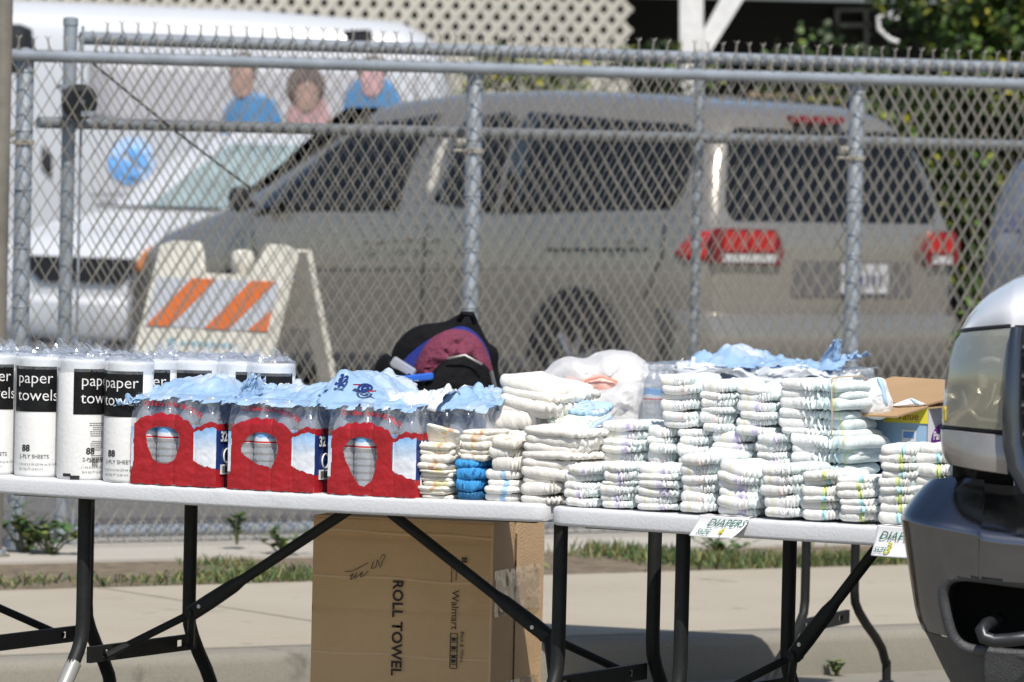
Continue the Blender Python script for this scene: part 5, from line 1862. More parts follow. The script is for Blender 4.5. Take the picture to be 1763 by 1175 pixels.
# ------------------------------------------------------------------ paper signs
m_sign = mat('sign_paper', (.80, .80, .82), .8, 0, .03, 20)
m_gpen = mat('green_marker', (.02, .16, .11), .7)
m_ypen = mat('yellow_marker', (.52, .48, .03), .7)
def sign(ul, ur, vt, vb, num, label, curl, skew, word, lay):
    tl, tr = T2.at(ul, 0), T2.at(ur, 0)
    zt = ZT+.001
    hh = (vb-vt)*T2.P(tl, 0).y/FPX
    L = tr-tl
    def f(x, y):        # x across 0..1, y down 0..1
        out = .003+.012*y*y+curl*max(0, x-.55)**2*y*y*5
        sag = .004*math.sin(x*3)
        return T2.P(tl+L*x-skew*y*.035+curl*.15*x*y, -out, zt-hh*y*(1-.25*curl*8*max(0, x-.5))-sag*.3)
    r = thing('paper_sign', T2.P(tl, 0, zt-hh), label, 'sign', 'handwritten size signs')
    inv = winv(r)
    mb = MB()
    mb.grid(f, 24, 18)
    # the taped strip lying on the table
    mb.grid(lambda x, y: T2.P(tl+L*(.02+.96*x), .004+.016*y, ZT+.0015+.001*math.sin(x*20)*y), 12, 3)
    o = mb.build('sheet', m_sign, r, inv=inv)
    o.modifiers.new('t', 'SOLIDIFY').thickness = .0005
    def fm(ox, oy, k=1.0):
        def g(x, y):
            X, Y = ox+x*k/L, oy-y*k/hh
            q = f(X, Y)
            return q-T2.b*.004
        return g
    for body, m_, (ox, oy, k_), sh_, bo in ((word, m_gpen, lay[0], .42, .0001), ('SIZE', m_gpen, lay[1], .3, .0001), (num, m_ypen, lay[2], .25, .0003)):
        text(body, hh*k_, fm(ox, oy), m_, r, shear=sh_, bold=bo, space=1.06, inv=inv)
    return r
sign(1207, 1292, 889, 926, '4', 'white paper sign with green DIAPERS SIZE and yellow 4', .05, .6, 'DIAPERS', ((.22, .47, .50), (.10, .86, .34), (.50, .88, .52)))
sign(1512, 1604, 904, 957, '3', 'white paper sign with green DIAPERS SIZE and yellow 3', .01, .25, 'DIAPERS', ((.07, .44, .38), (.03, .86, .24), (.215, .88, .50)))
# ------------------------------------------------------------------ cardboard box under the table
m_card = mat('cardboard', (.66, .445, .245), .85, 0, .07, 3, .25, 160)
m_card2 = mat('cardboard_edge_and_highlight', (.74, .53, .32), .85, 0, .08, 6)
m_cink = mat('carton_ink', (.045, .035, .03), .8)
m_pen = mat('ballpoint', (.05, .045, .05), .7)
D_B = 13.55
PA, PB = atY(538, 1000, D_B), atY(848, 1010, D_B-.13)
ax_ = (PB-PA); ax_.z = 0; BWd = ax_.length; ax_.normalize()
bx_ = Vector((-ax_.y, ax_.x, 0))
zbt = .640
big = thing('cardboard_box', Vector((PA.x, PA.y, 0)), 'tall brown cardboard box printed ROLL TOWEL standing under the long table', 'box')
ib = winv(big)
big.rotation_euler = (0, 0, math.atan2(ax_.y, ax_.x))
BDp = .42
mb = MB()
e = .004
def bxp(x, y, z): return (x, y, z)
def wave(x, z): return .0022*fbm((x*6, z*6, 1), 1, 3)
# front with horizontal score lines
sc_l = [.16, .443, .565]
def score(z):
    return sum(.005*math.exp(-((z-q)/.006)**2) for q in (.16, .425, .60))
mb.grid(lambda x, y: (x*BWd, score(y*zbt)+wave(x*BWd, y*zbt), y*zbt), 30, 90)
mb.grid(lambda x, y: (BWd+wave(x*BDp+3, y*zbt)-.003*math.exp(-((x-.44)/.02)**2), x*BDp, y*zbt), 30, 40)
mb.grid(lambda x, y: (0, x*BDp, y*zbt), 4, 4)
mb.grid(lambda x, y: (x*BWd, BDp, y*zbt), 4, 4)
mb.grid(lambda x, y: (x*BWd, y*BDp, 0.002), 4, 4)
mb.build('carton', m_card, big)
mb = MB()
mb.box((BWd/2, BDp*.25-.002, zbt+.003), BWd, BDp*.5-.006, .005)
mb.box((BWd/2, BDp*.75+.002, zbt+.003), BWd, BDp*.5-.006, .005)
f_ = mb.build('flap', m_card, big, smooth=False)
mb = MB()
mb.tube([(BWd+.003, BDp*.42, .0), (BWd+.003, BDp*.42, zbt-.03)], .0022, 6)
mb.build('flap_gap_shade', mat('gap_shadow_card', (.12, .075, .04), .9), big)  # dark bead painted as the shade in the gap between flaps
mb = MB()
mb.tube([(BWd-.002, .0, .0), (BWd-.002, .0, zbt)], .003, 6)
mb.build('corner_fold', m_card2, big)
S_ = D_B/FPX*1.0
def bm(u, v):      # pixel on the box front to local x, z
    p = big.rotation_euler.to_matrix().transposed() @ (onpl(u, v, PA, bx_)-big.location)
    return p.x, p.z
for uv_, vv_ in ((700, 917), (700, 996), (700, 1128)):
    zc_ = bm(uv_, vv_)[1]
    mb = MB()
    mb.tube([(.002+BWd*.996*k/12, .0012-.0005*math.sin(k*1.7), zc_+.0022*math.sin(k*.9+vv_)-.006*k/12) for k in range(13)], .0042, 8)
    mb.build('crease_highlight', m_card2, big)  # paler bead paints a highlight along each score line
def down(u, v):
    x0, z0 = bm(u, v)
    return lambda x, y: (x0+y, -.0035-.001, z0-x)
ft = text('ROLL TOWEL', .036, down(678, 998), m_cink, big, bold=.0009, space=1.04)
ft.scale = (1, 1, 1)
text('Walmart', .026, down(779, 1016), m_cink, big)
text('Black & White', .0125, down(794, 1087), m_cink, big)
x0, z0 = bm(776, 1090)
mb = MB()
def barr(xa, xb, za, zb): mb.box(((xa+xb)/2, -.0045, (za+zb)/2), xb-xa, .0012, abs(zb-za))
w_, h_ = .017, .083
barr(x0, x0+.0018, z0, z0-h_); barr(x0+w_, x0+w_+.0018, z0, z0-h_)
for k in range(9):
    zz = z0-h_*k/8
    barr(x0+.001, x0+w_, zz, zz-.0016)
for k in (1, 3, 5, 6): 
    barr(x0+.004, x0+w_-.003, z0-h_*k/8-.002, z0-h_*(k+.55)/8-.002)
mb.build('printed_table', m_cink, big, smooth=False)
mb = MB()
x0, z0 = bm(800, 962)
for i in range(3):
    for j in range(2):
        mb.box((x0+i*.0045-.004, -.0045, z0-j*.007), .0034, .0012, .0052)
mb.build('printed_mark', m_cink, big, smooth=False)
mb = MB()
for (ua, va, ub_, vb_) in ((779, 962, 778, 1004), (787, 965, 786, 1000), (800, 975, 799, 990)):
    (xa, za), (xb, zb) = bm(ua, va), bm(ub_, vb_)
    for k in range(9):
        za_, zb2 = lerp(za, zb, k/9), lerp(za, zb, (k+.7)/9)
        mb.box(((xa+xb)/2, -.0045, (za_+zb2)/2), .0022, .0012, abs(zb2-za_))
mb.build('small_print', m_cink, big, smooth=False)
def scrib(pts, r=.0008):
    mb = MB()
    P = [bm(*q) for q in pts]
    out = []
    for i in range(len(P)-1):
        p0, p1, p2, p3 = P[max(0, i-1)], P[i], P[i+1], P[min(len(P)-1, i+2)]
        for k in range(5):
            t = k/5
            out.append(tuple(.5*(2*p1[c]+(p2[c]-p0[c])*t+(2*p0[c]-5*p1[c]+4*p2[c]-p3[c])*t*t+(3*p1[c]-p0[c]-3*p2[c]+p3[c])*t**3) for c in (0, 1)))
    mb.tube([(x, -.0045, z) for x, z in out], r, 5)
    return mb.build('handwriting', m_pen, big)
scrib([(595, 984), (608, 983), (622, 976), (637, 968)])
scrib([(603, 993), (609, 988), (604, 998), (612, 992), (615, 986), (612, 996), (621, 989), (625, 985), (622, 994), (631, 988), (635, 982)])
scrib([(640, 979), (644, 966), (641, 978), (648, 976), (651, 964), (655, 977), (660, 966), (664, 957), (659, 956), (655, 964)])
# clear tape catching the light
m_tape = clear('packing_tape', (.97, .95, .90), gloss=.03, rough=.10, haze=.0, bump=.5, bs=14)
mb = MB()
mb.grid(lambda x, y: (BWd+.0045+.003*abs(fbm((x*7, y*5, 2), 1, 3)), -.0+x*BDp*.9, lerp(.42, .53, y)), 30, 12)
mb.grid(lambda x, y: (BWd-.06+.064*x, -.0045-.0015*abs(fbm((x*5, y*5, 6), 1, 3)), lerp(.43, .52, y)), 10, 8)
mb.grid(lambda x, y: (BWd+.0045+.003*abs(fbm((x*7, y*5, 8), 1, 3)), x*BDp*.9, lerp(.20, .26, y)), 30, 8)
mb.build('tape', m_tape, big)
# ------------------------------------------------------------------ printed carton on the sign table
pc = onpl(1597, 775, T2.P(0, .40), T2.b)
pc.z = ZT
c1, c2 = Vector((-.88, .47, 0)).normalized(), Vector((.55, .835, 0)).normalized()
c2 = Vector((.62, .78, 0)).normalized()
hC = H-(703-301.2)*pc.y/FPX-ZT
cart = thing('printed_carton', pc, 'opened brown carton with pale blue and white printed sides beside the truck headlight', 'carton')
m_cbl = mat('carton_blue', (.30, .47, .66), .5, 0, .12, 5)
m_cwh = mat('carton_white', (.72, .72, .74), .5)
LA, LB = .27, .30
mb = MB()
mb.prism([(0, 0, 0), c1*LA, c1*LA+Vector((0, 0, hC)), (0, 0, hC)], -c1.cross(Vector((0, 0, 1)))*-.004)
fa = mb.build('left_side', m_cbl, cart, smooth=False)
mb = MB()
mb.prism([(0, 0, 0), c2*LB, c2*LB+Vector((0, 0, hC)), (0, 0, hC)], c1*.004)
fb = mb.build('right_side', m_cwh, cart, smooth=False)
mb = MB()
mb.prism([c1*LA, c1*LA+c2*LB, c1*LA+c2*LB+Vector((0, 0, hC)), c1*LA+Vector((0, 0, hC))], -c1*.004)
mb.prism([c2*LB, c1*LA+c2*LB, c1*LA+c2*LB+Vector((0, 0, hC)), c2*LB+Vector((0, 0, hC))], -c2*.004)
mb.build('rear_side', m_card, cart, smooth=False)
Zv = Vector((0, 0, 1))
n1, n2 = Vector((c1.y, -c1.x, 0)), Vector((c2.y, -c2.x, 0))
if n1.y > 0: n1 = -n1
if n2.y > 0: n2 = -n2
hv = Zv*hC
m_card3 = mat('carton_brown', (.40, .26, .14), .85, 0, .08, 5)
def flap(name, pts, m=m_card3):
    mb = MB()
    nn = (Vector(pts[1])-Vector(pts[0])).cross(Vector(pts[2])-Vector(pts[0])).normalized()
    mb.prism(pts, nn*.004)
    return mb.build(name, m, cart, smooth=False)
flap('flap', [hv, hv+c1*LA, hv+c1*(LA-.02)+n1*.105-Zv*.020, hv+c1*.03+n1*.105-Zv*.020])
flap('flap', [hv+c1*.02+c2*.02+Zv*.006, hv+c1*LA+c2*.02+Zv*.012, hv+c1*LA+c2*LB*.98+Zv*.055, hv+c2*LB*.98+Zv*.05])
flap('flap', [hv+Zv*.002, hv+c2*LB, hv+c2*(LB-.02)+n2*.10+Zv*.012, hv+c2*.03+n2*.10+Zv*.014])
def onl(x, y): return c1*x+n1*.0015+Zv*y
mb = MB()
mb.prism([onl(.0, hC-.035), onl(.11, hC-.035), onl(.085, hC-.001), onl(.0, hC-.001)], n1*.001)
yv_ = mb.build('yellow_flash', mat('flash_yellow', (.75, .66, .05), .5), fa, smooth=False)
text('Value', .024, lambda x, y: onl(.075-x, hC-.028+y)+n1*.0022, mat('text_brown', (.30, .08, .03), .6), fa)
mb = MB()
mb.prism([onl(.028, hC-.085), onl(.062, hC-.085), onl(.062, hC-.05), onl(.028, hC-.05)], n1*.001)
sq = mb.build('seal', m_cwh, fa, smooth=False)
mb = MB()
mb.prism([onl(.032, hC-.068), onl(.058, hC-.068), onl(.058, hC-.054), onl(.032, hC-.054)], n1*.002)
mb.build('seal_mark', mat('seal_blue', (.12, .28, .6), .5), sq, smooth=False)
# plain dark rounded shape in place of the character artwork
mb = MB()
P = [(.10, 0.02), (.10, .09), (.13, .13), (.19, .145), (LA-.01, .14), (LA-.01, .02)]
mb.prism([onl(x, y*hC/.23) for x, y in P], n1*.001)
mb.build('printed_shape', mat('print_navy', (.015, .02, .05), .5), fa, smooth=False)
def onr(x, y): return c2*x+n2*.0015+Zv*y
mb = MB()
mb.prism([onr(.058+.048*math.cos(t), hC-.075+.040*math.sin(t)) for t in [6.2832*k/28 for k in range(28)]], n2*.001)
pu_ = mb.build('purple_oval', mat('oval_purple', (.16, .03, .26), .45), fb, smooth=False)
text("Parent's", .026, lambda x, y: onr(.016+x*.8, hC-.070+y)+n2*.002, m_white, pu_, bold=.0006)
text('CHOICE', .019, lambda x, y: onr(.030+x*.8, hC-.093+y)+n2*.002, m_white, pu_, bold=.0006)
text('training', .034, lambda x, y: onr(.012+x*.8, hC-.150+y)+n2*.002, mat('text_sky', (.16, .45, .75), .5), fb, bold=.0008)
m_dw, m_db = mat('diaper_white', (.78, .79, .80), .75, 0, .06, 40, .4, 90), mat('diaper_pale_blue', (.42, .62, .82), .75)
for pts, st2_, Yd, lb in (([(1472, 700), (1480, 672), (1494, 655), (1512, 650), (1524, 655), (1531, 676), (1538, 700), (1520, 722), (1490, 718)], [(1510, 651), (1519, 654), (1524, 672), (1529, 698), (1521, 698), (1516, 674)], pc.y-.02, 'white diaper with a light blue stripe draped over the carton flap'),
                   ([(1536, 699), (1552, 692), (1568, 686), (1580, 690), (1594, 697), (1575, 701)], [(1567, 687), (1576, 689), (1584, 697), (1576, 698)], pc.y+.02, 'white diaper tongue showing between the carton flaps')):
    mb = puff(pts, Yd, .022, .004, 20, 8, seed=3, mi=0)
    mb = puff(st2_, Yd-.016, .010, .001, 20, 5, seed=3, mb=mb, mi=1)
    tag(mb.build('diaper', [m_dw, m_db]), lb, 'diaper', 'folded diapers stacked on the tables')
# ------------------------------------------------------------------ things on the rear table
m_nylon = mat('black_nylon', (.007, .007, .008), .8, 0, .3, 40, .4, 70, spec=.12)
m_blueb = mat('blue_lining', (.012, .02, .17), .6, 0, .2, 20, .3, 50)
m_maroon = mat('maroon_cloth', (.17, .028, .062), .8, 0, .25, 60, .6, 120)
YB = 15.9
pb = T3_.P(T3_.at(752, .25), .25)
bag = thing('backpack', Vector((pb.x, pb.y, ZT+.001)), 'open black backpack with blue lining standing on the rear table', 'backpack')
bi = winv(bag)
Yb = pb.y
puff([(650, 765), (672, 620), (690, 582), (720, 561), (765, 554), (788, 543), (806, 540), (823, 556), (840, 588), (857, 604), (858, 640), (862, 765)], Yb+.10, .07, .007, 9, seed=1).build('back_panel', m_nylon, bag, inv=bi)
puff([(676, 660), (694, 622), (730, 590), (765, 572), (800, 562), (832, 588), (846, 630), (840, 690), (700, 700)], Yb+.02, .045, .006, 12, seed=2).build('lining', m_blueb, bag, inv=bi)
fr = puff([(642, 700), (644, 640), (652, 618), (668, 611), (682, 634), (700, 668), (722, 662), (742, 640), (772, 613), (800, 606), (834, 622), (850, 655), (864, 700), (858, 764), (752, 768), (650, 764)], Yb-.07, .085, .010, 10, seed=3).build('front_pocket', m_nylon, bag, inv=bi)
mb = MB()
mb.tube([atY(846, 640, Yb-.13), atY(852, 665, Yb-.15), atY(858, 700, Yb-.14)], .006, 6)
mb.tube([atY(770, 618, Yb-.155), atY(800, 612, Yb-.16), atY(830, 628, Yb-.155)], .004, 6)
mb.build('zip', mat('zip_grey', (.12, .12, .12), .4, .4), fr, inv=bi)
mb = MB()
mb.tube([atY(790, 552, Yb+.02), atY(797, 533+8, Yb), atY(812, 541, Yb), atY(818, 556, Yb+.02)], .009, 8)
mb.build('carry_handle', m_nylon, bag, inv=bi)
o = puff([(712, 648), (722, 612), (744, 582), (780, 567), (816, 576), (838, 605), (846, 650), (800, 670), (740, 672)], Yb-.05, .055, .010, 22, seed=5).build('folded_cloth', m_maroon)
tag(o, 'crumpled maroon cloth stuffed into the open backpack', 'cloth')
tub = thing('plastic_case', atY(705, 652, Yb-.16), 'clear plastic case with bright blue lid on the backpack', 'case')
ti = winv(tub)
mb = MB()
X1 = (atY(748, 648, Yb-.16)-atY(684, 655, Yb-.16)).normalized()
mb.box(atY(716, 651, Yb-.16), .10, .03, .020, (X1, Vector((0, 1, 0)), Vector((0, 0, 1))))
l_ = mb.build('lid', mat('lid_blue', (.02, .12, .55), .35), tub, inv=ti, smooth=False)
l_.modifiers.new('b', 'BEVEL').width = .004
mb = MB()
X2 = (atY(714, 646, Yb-.14)-atY(676, 622, Yb-.14)).normalized()
mb.box(atY(694, 633, Yb-.135), .075, .03, .030, (X2, Vector((0, 1, 0)), X2.cross(Vector((0, 1, 0)))))
c_ = mb.build('clear_body', clear('case_clear', (.8, .85, .97), gloss=.2, rough=.1, haze=.35), tub, inv=ti, smooth=False)
c_.modifiers.new('b', 'BEVEL').width = .005
def bagmat():
    m, n, b = nodes('white_bag_film')
    b.inputs['Base Color'].default_value = (.86, .86, .86, 1)
    b.inputs['Roughness'].default_value = .35
    tr = n.nodes.new('ShaderNodeBsdfTranslucent')
    tr.inputs[0].default_value = (.8, .8, .8, 1)
    tc = n.nodes.new('ShaderNodeTexCoord')
    t = n.nodes.new('ShaderNodeTexNoise')
    t.inputs['Scale'].default_value = 22
    t.inputs['Detail'].default_value = 5
    n.links.new(tc.outputs['Object'], t.inputs['Vector'])
    bp = n.nodes.new('ShaderNodeBump')
    bp.inputs['Strength'].default_value = .7
    bp.inputs['Distance'].default_value = .012
    n.links.new(t.outputs['Fac'], bp.inputs['Height'])
    n.links.new(bp.outputs[0], b.inputs['Normal'])
    mx = n.nodes.new('ShaderNodeMixShader')
    mx.inputs[0].default_value = .3
    out = n.nodes['Material Output']
    n.links.new(b.outputs[0], mx.inputs[1])
    n.links.new(tr.outputs[0], mx.inputs[2])
    n.links.new(mx.outputs[0], out.inputs[0])
    return m
m_bag = bagmat()
m_borg = mat('bag_orange_print', (.70, .26, .17), .4, 0, .2, 8)
m_bpink = mat('bag_pink_print', (.72, .42, .36), .4, 0, .15, 8)
pbk = T3_.P(T3_.at(1045, .30), .30)
rb = thing('plastic_bag', Vector((pbk.x, pbk.y, ZT+.001)), 'crumpled white plastic bag with orange print behind the cream diapers', 'plastic bag')
ri_ = winv(rb)
Yr = pbk.y
puff([(1038+(u-1038)*1.13, v-7 if v < 700 else v) for u, v in [(930, 760), (938, 690), (947, 655), (962, 632), (986, 621), (1012, 626), (1036, 616), (1062, 612), (1086, 617), (1108, 636), (1130, 644), (1145, 655), (1142, 700), (1120, 762)]], Yr, .14, .020, 9, seed=7, rings=14).build('bag_film', m_bag, rb, inv=ri_)
puff([(996, 662), (1012, 648), (1040, 645), (1068, 655), (1064, 676), (1034, 690), (1004, 684)], Yr-.135, .034, .007, 16, seed=8).build('orange_print', m_bpink, rb, inv=ri_)
mb = MB()
mb.tube([atY(1000, 676, Yr-.172), atY(1008, 656, Yr-.178), atY(1036, 649, Yr-.182), atY(1064, 658, Yr-.175)], .003, 6)
mb.build('orange_outline', m_borg, rb, inv=ri_)
puff([(968, 662), (975, 650), (990, 654), (1002, 676), (990, 690), (974, 680)], Yr-.13, .028, .006, 16, seed=9).build('pink_print', m_bpink, rb, inv=ri_)
puff([(1112, 664), (1126, 646), (1142, 652), (1143, 680), (1120, 688)], Yr-.06, .04, .006, 16, seed=12).build('pink_print', m_bpink, rb, inv=ri_)
rb2 = thing('plastic_bag', Vector((pbk.x+.04, pbk.y-.20, ZT+.001)), 'grey white plastic bag standing in front of the orange printed bag', 'plastic bag')
puff([(996, 764), (1004, 700), (1020, 678), (1052, 668), (1075, 658), (1100, 662), (1112, 690), (1116, 730), (1108, 764)], Yr-.20, .06, .015, 10, seed=15, rings=14).build('bag_film', m_bag, rb2, inv=winv(rb2))
o = puff([(826, 764), (832, 690), (845, 676), (858, 682), (862, 764)], Yr-.02, .05, .008, 14, seed=17).build('plastic_bag', m_bag)
tag(o, 'small white crumpled bag between the backpack and the cream diaper heap', 'plastic bag')
t3P = lambda u, d: T3_.P(T3_.at(u, d), d, ZT+.001)
GR = 'packs of bottled water'
w5 = water_pack(t3P(1100, .03), a3, b3, 'rear table water pack of bare clear bottles beside the plastic bags', 5, red=False, nrow=6, ncol=2)
w6 = water_pack(t3P(1176, .03), a3, b3, 'rear table water pack under the crumpled blue film, middle one', 6, red=False, nrow=6)
w7 = water_pack(t3P(1316, .03), a3, b3, 'rear table water pack at the right under the twisted blue film', 7, red=False, nrow=6)
torn(w6, 'torn_blue_film', lambda x, y: (lerp(-.02, .32, x), lerp(.0, .30, y), .205+.035*math.exp(-((x-.35)/.25)**2)*sm(0, .3, y)), 46, 34, 41, .018)
torn(w7, 'torn_blue_film', lambda x, y: (lerp(-.06, PW-.01, x), lerp(.0, .28, y), .207+.03*sm(.5, 1, x)*sm(0, .4, y)), 46, 34, 43, .016, rag=.5)
torn(w7, 'torn_twist', lambda x, y: (.150+.05*(x-.5)*(1.5-y)+.03*y, .08+.02*math.sin(x*6), .205+.08*y), 14, 18, 47, .010, rag=.3)
for wq, sd_ in ((w6, 51), (w7, 57)):
    torn(wq, 'clear_sheet', lambda x, y: (lerp(-.03, .26, x), -.012-.006*math.sin(x*9)+.06*sm(.7, 1, y), .205+.012*math.sin(x*5+sd_)-.07*(1-y)*(.6+.4*math.sin(x*7+sd_))), 30, 16, sd_, .012, m=mat('white_film', (.68, .72, .78), .3), rag=.4)
for o in (bm_, cm_, lm_): bpy.data.objects.remove(o)
# ------------------------------------------------------------------ pickup truck at the right
DT = 11.13
yt = rad(10)
kb, lt = Vector((math.sin(yt), math.cos(yt), 0)), Vector((math.cos(yt), -math.sin(yt), 0))
PT = atY(1552, 890, DT)
trk = thing('pickup_truck', Vector((PT.x, PT.y, 0)), 'dark bumpered pickup truck with white hood and hazy headlight at the right edge', 'truck', rz=-yt)
tv = winv(trk)
def tp(u, v, d): return onpl(u, v, PT+kb*d, kb)
m_bump = mat('dark_metal_paint', (.215, .22, .24), .15, 1.0, .08, 3, .02, 30)
m_trim = mat('textured_grey_plastic', (.06, .062, .066), .55, 0, .15, 60, .3, 220)
m_hood = mat('white_hood_paint', (.70, .71, .74), .22, 0, .03, 2, coat=.7)
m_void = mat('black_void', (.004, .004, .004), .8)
def loft(rows, nx, ny, keep=None):
    """Catmull-Rom surface through rows of points"""
    def cr(p, t):
        n = len(p)-1
        i = min(n-1, int(t*n)); f = t*n-i
        a, b, c, d = p[max(0, i-1)], p[i], p[i+1], p[min(n, i+2)]
        return .5*((2*b)+(c-a)*f+(2*a-5*b+4*c-d)*f*f+(3*b-a-3*c+d)*f**3)
    mb = MB()
    R = [[cr(r, i/nx) for i in range(nx+1)] for r in rows]
    g = [[cr([r[i] for r in R], j/ny) for i in range(nx+1)] for j in range(ny+1)]
    o = mb.add([p for r in g for p in r], [])
    for j in range(ny):
        for i in range(nx):
            if keep:
                c = (g[j][i]+g[j+1][i+1])/2
                if not keep(*proj(c)): continue
            q = o+j*(nx+1)+i
            mb.f.append([q, q+1, q+nx+2, q+nx+1]); mb.m.append(0)
    return mb
UR = 3150
rec = [(1624, 1022), (1632, 1000), (1655, 992), (1700, 996), (1763, 1004), (1880, 1012), (1900, 1030), (1900, 1115), (1880, 1128), (1763, 1128), (1700, 1122), (1664, 1116), (1642, 1098), (1630, 1062)]
rowsB = [
    [(1640, 822, .50), (1602, 826, .22), (1640, 822, .16), (1690, 826, .14), (1763, 838, .13), (2350, 860, .10), (UR, 850, .14)],
    [(1618, 836, .50), (1584, 842, .20), (1632, 842, .115), (1690, 848, .10), (1763, 860, .09), (2350, 885, .06), (UR, 870, .11)],
    [(1590, 876, .50), (1560, 872, .17), (1600, 884, .055), (1680, 898, .03), (1763, 914, .015), (2350, 950, .0), (UR, 920, .06)],
    [(1580, 895, .50), (1551, 890, .16), (1590, 901, .04), (1675, 918, .010), (1763, 936, -.004), (2350, 972, -.02), (UR, 940, .04)],
    [(1582, 912, .50), (1553, 905, .16), (1592, 918, .042), (1675, 935, .014), (1763, 952, .0), (2350, 988, -.015), (UR, 955, .045)],
    [(1590, 975, .50), (1562, 965, .17), (1600, 972, .055), (1675, 985, .022), (1763, 998, .008), (2350, 1030, -.01), (UR, 1000, .05)],
    [(1604, 1055, .50), (1576, 1050, .19), (1612, 1058, .08), (1680, 1070, .045), (1763, 1080, .03), (2350, 1105, .01), (UR, 1080, .07)],
    [(1612, 1088, .50), (1588, 1084, .20), (1622, 1094, .09), (1690, 1106, .055), (1763, 1114, .04), (2350, 1138, .02), (UR, 1115, .08)]]
def P3(rows): return [[tp(*q) for q in r]+[tp(UR+20, r[-1][1], .5)] for r in rows]
def bkeep(u, v): return not inside(rec, u, v)
def thick(o, t=.003):
    o.modifiers.new('t', 'SOLIDIFY').thickness = t
    return o
bmp = loft(P3(rowsB), 230, 110, bkeep).build('bumper', m_bump, trk, inv=tv, angle=60)
rowsV = [[(1612, 1088, .51), (1590, 1086, .205), (1624, 1096, .095), (1690, 1108, .06), (1763, 1116, .045), (2350, 1140, .025), (UR, 1117, .085)],
    [(1624, 1100, .52), (1598, 1098, .23), (1632, 1110, .12), (1692, 1120, .075), (1763, 1128, .055), (2350, 1150, .04), (UR, 1130, .1)],
    [(1660, 1178, .55), (1638, 1178, .26), (1668, 1190, .16), (1710, 1196, .11), (1763, 1200, .09), (2350, 1215, .08), (UR, 1190, .15)],
    [(1720, 1290, .60), (1700, 1290, .32), (1730, 1300, .24), (1763, 1306, .20), (1850, 1310, .18), (2350, 1315, .17), (UR-40, 1290, .25)]]
loft(P3(rowsV), 160, 40, bkeep).build('lower_valance', m_trim, trk, inv=tv, angle=60)
# fog lamp pocket: rim, walls, black back, tow hook
def dface(u, v):
    return interp([(1590, .07), (1640, .045), (1763, .02), (1900, .01)], u)+interp([(990, 0), (1060, .02), (1128, .045)], v)
mb = MB()
n_ = len(rec)
sm_rec = []
for i in range(n_):
    p0, p1, p2, p3 = [Vector((*rec[(i+k) % n_], 0)) for k in (-1, 0, 1, 2)]
    for k in range(5):
        t = k/5
        sm_rec.append(.5*((2*p1)+(p2-p0)*t+(2*p0-5*p1+4*p2-p3)*t*t+(3*p1-p0-3*p2+p3)*t**3))
ring = [tp(q.x, q.y, dface(q.x, q.y)) for q in sm_rec]
mb.tube(ring+[ring[0], ring[1]], .011, 10, caps=False)
pk = mb.build('fog_lamp_rim', m_trim, bmp, inv=tv)
mb = MB()
cu = Vector((1765, 1062, 0))
inn = [tp(lerp(q.x, cu.x, .12), lerp(q.y, cu.y, .12), .30) for q in sm_rec]
N = len(ring)
mb.add(ring+inn, [(i, (i+1) % N, N+(i+1) % N, N+i) for i in range(N)])
mb.build('pocket_wall', m_trim, pk, inv=tv)
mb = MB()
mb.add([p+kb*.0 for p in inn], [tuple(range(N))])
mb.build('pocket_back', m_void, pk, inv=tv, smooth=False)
mb = MB()
mb.tube([tp(1722, 1066, .20), tp(1712, 1070, .10), tp(1698, 1076, .03), tp(1690, 1086, .005), tp(1694, 1098, .0), tp(1712, 1104, .0), tp(1740, 1102, .0), tp(1775, 1098, .0), tp(1810, 1094, .02), tp(1830, 1088, .10), tp(1835, 1085, .2)], .0135, 12)
mb.build('tow_hook', mat('hook_black', (.03, .032, .036), .35, .3), trk, inv=tv)
# headlight: reflector behind a hazy yellowed lens
lens = [[(1672, 574, .22), (1656, 574, .15), (1664, 572, .10), (1695, 569, .05), (1741, 565, .03)],
        [(1662, 592, .22), (1643, 592, .14), (1656, 590, .085), (1692, 588, .032), (1742, 585, .012)],
        [(1655, 640, .22), (1629, 640, .13), (1646, 640, .07), (1690, 640, .018), (1741, 640, .0)],
        [(1652, 700, .22), (1624, 700, .13), (1643, 701, .07), (1688, 703, .018), (1739, 705, .0)],
        [(1650, 730, .22), (1622, 732, .135), (1642, 734, .075), (1687, 738, .024), (1737, 742, .006)]]
m_lensy = clear('yellowed_lens', (.93, .92, .84), gloss=.12, rough=.10, haze=.20)
for nd in m_lensy.node_tree.nodes:
    if nd.type == 'BSDF_DIFFUSE': nd.inputs[0].default_value = (.50, .49, .40, 1)
P4 = lambda rows, k=0: [[tp(u, v, d+k) for u, v, d in r] for r in rows]
hl = thick(loft(P4(lens), 40, 40).build('headlight', m_lensy, trk, inv=tv, angle=80))
m_refl = mat('reflector_chrome', (.34, .34, .32), .22, .85, .25, 30, .25, 60)
mb = MB()
cz = tp(1690, 655, .13)
Xl, Zl = lt, Vector((0, 0, 1))
def bowl(x, y):
    a = 6.2832*x
    r = .001+.048*y
    return cz+Xl*(r*1.0*math.cos(a))+Zl*(r*1.25*math.sin(a))-kb*(.055*y*y)+kb*.03
mb.grid(bowl, 32, 10)
mb.build('reflector', m_refl, hl, inv=tv)
mb = MB()
mb.grid(lambda x, y: tp(lerp(lerp(1672, 1640, sm(0, .4, y)), 1742, x), lerp(578, 740, y), .20-.05*x+.012*math.sin(y*14)*math.sin(x*7)), 24, 24)
mb.build('reflector', m_refl, hl, inv=tv)
mb = MB()
mb.tube([tp(1688, 622, .09), tp(1708, 618, .085), tp(1722, 622, .085)], .006, 8)
mb.tube([tp(1656, 672, .10), tp(1664, 700, .10), tp(1685, 722, .09), tp(1720, 726, .08)], .005, 8)
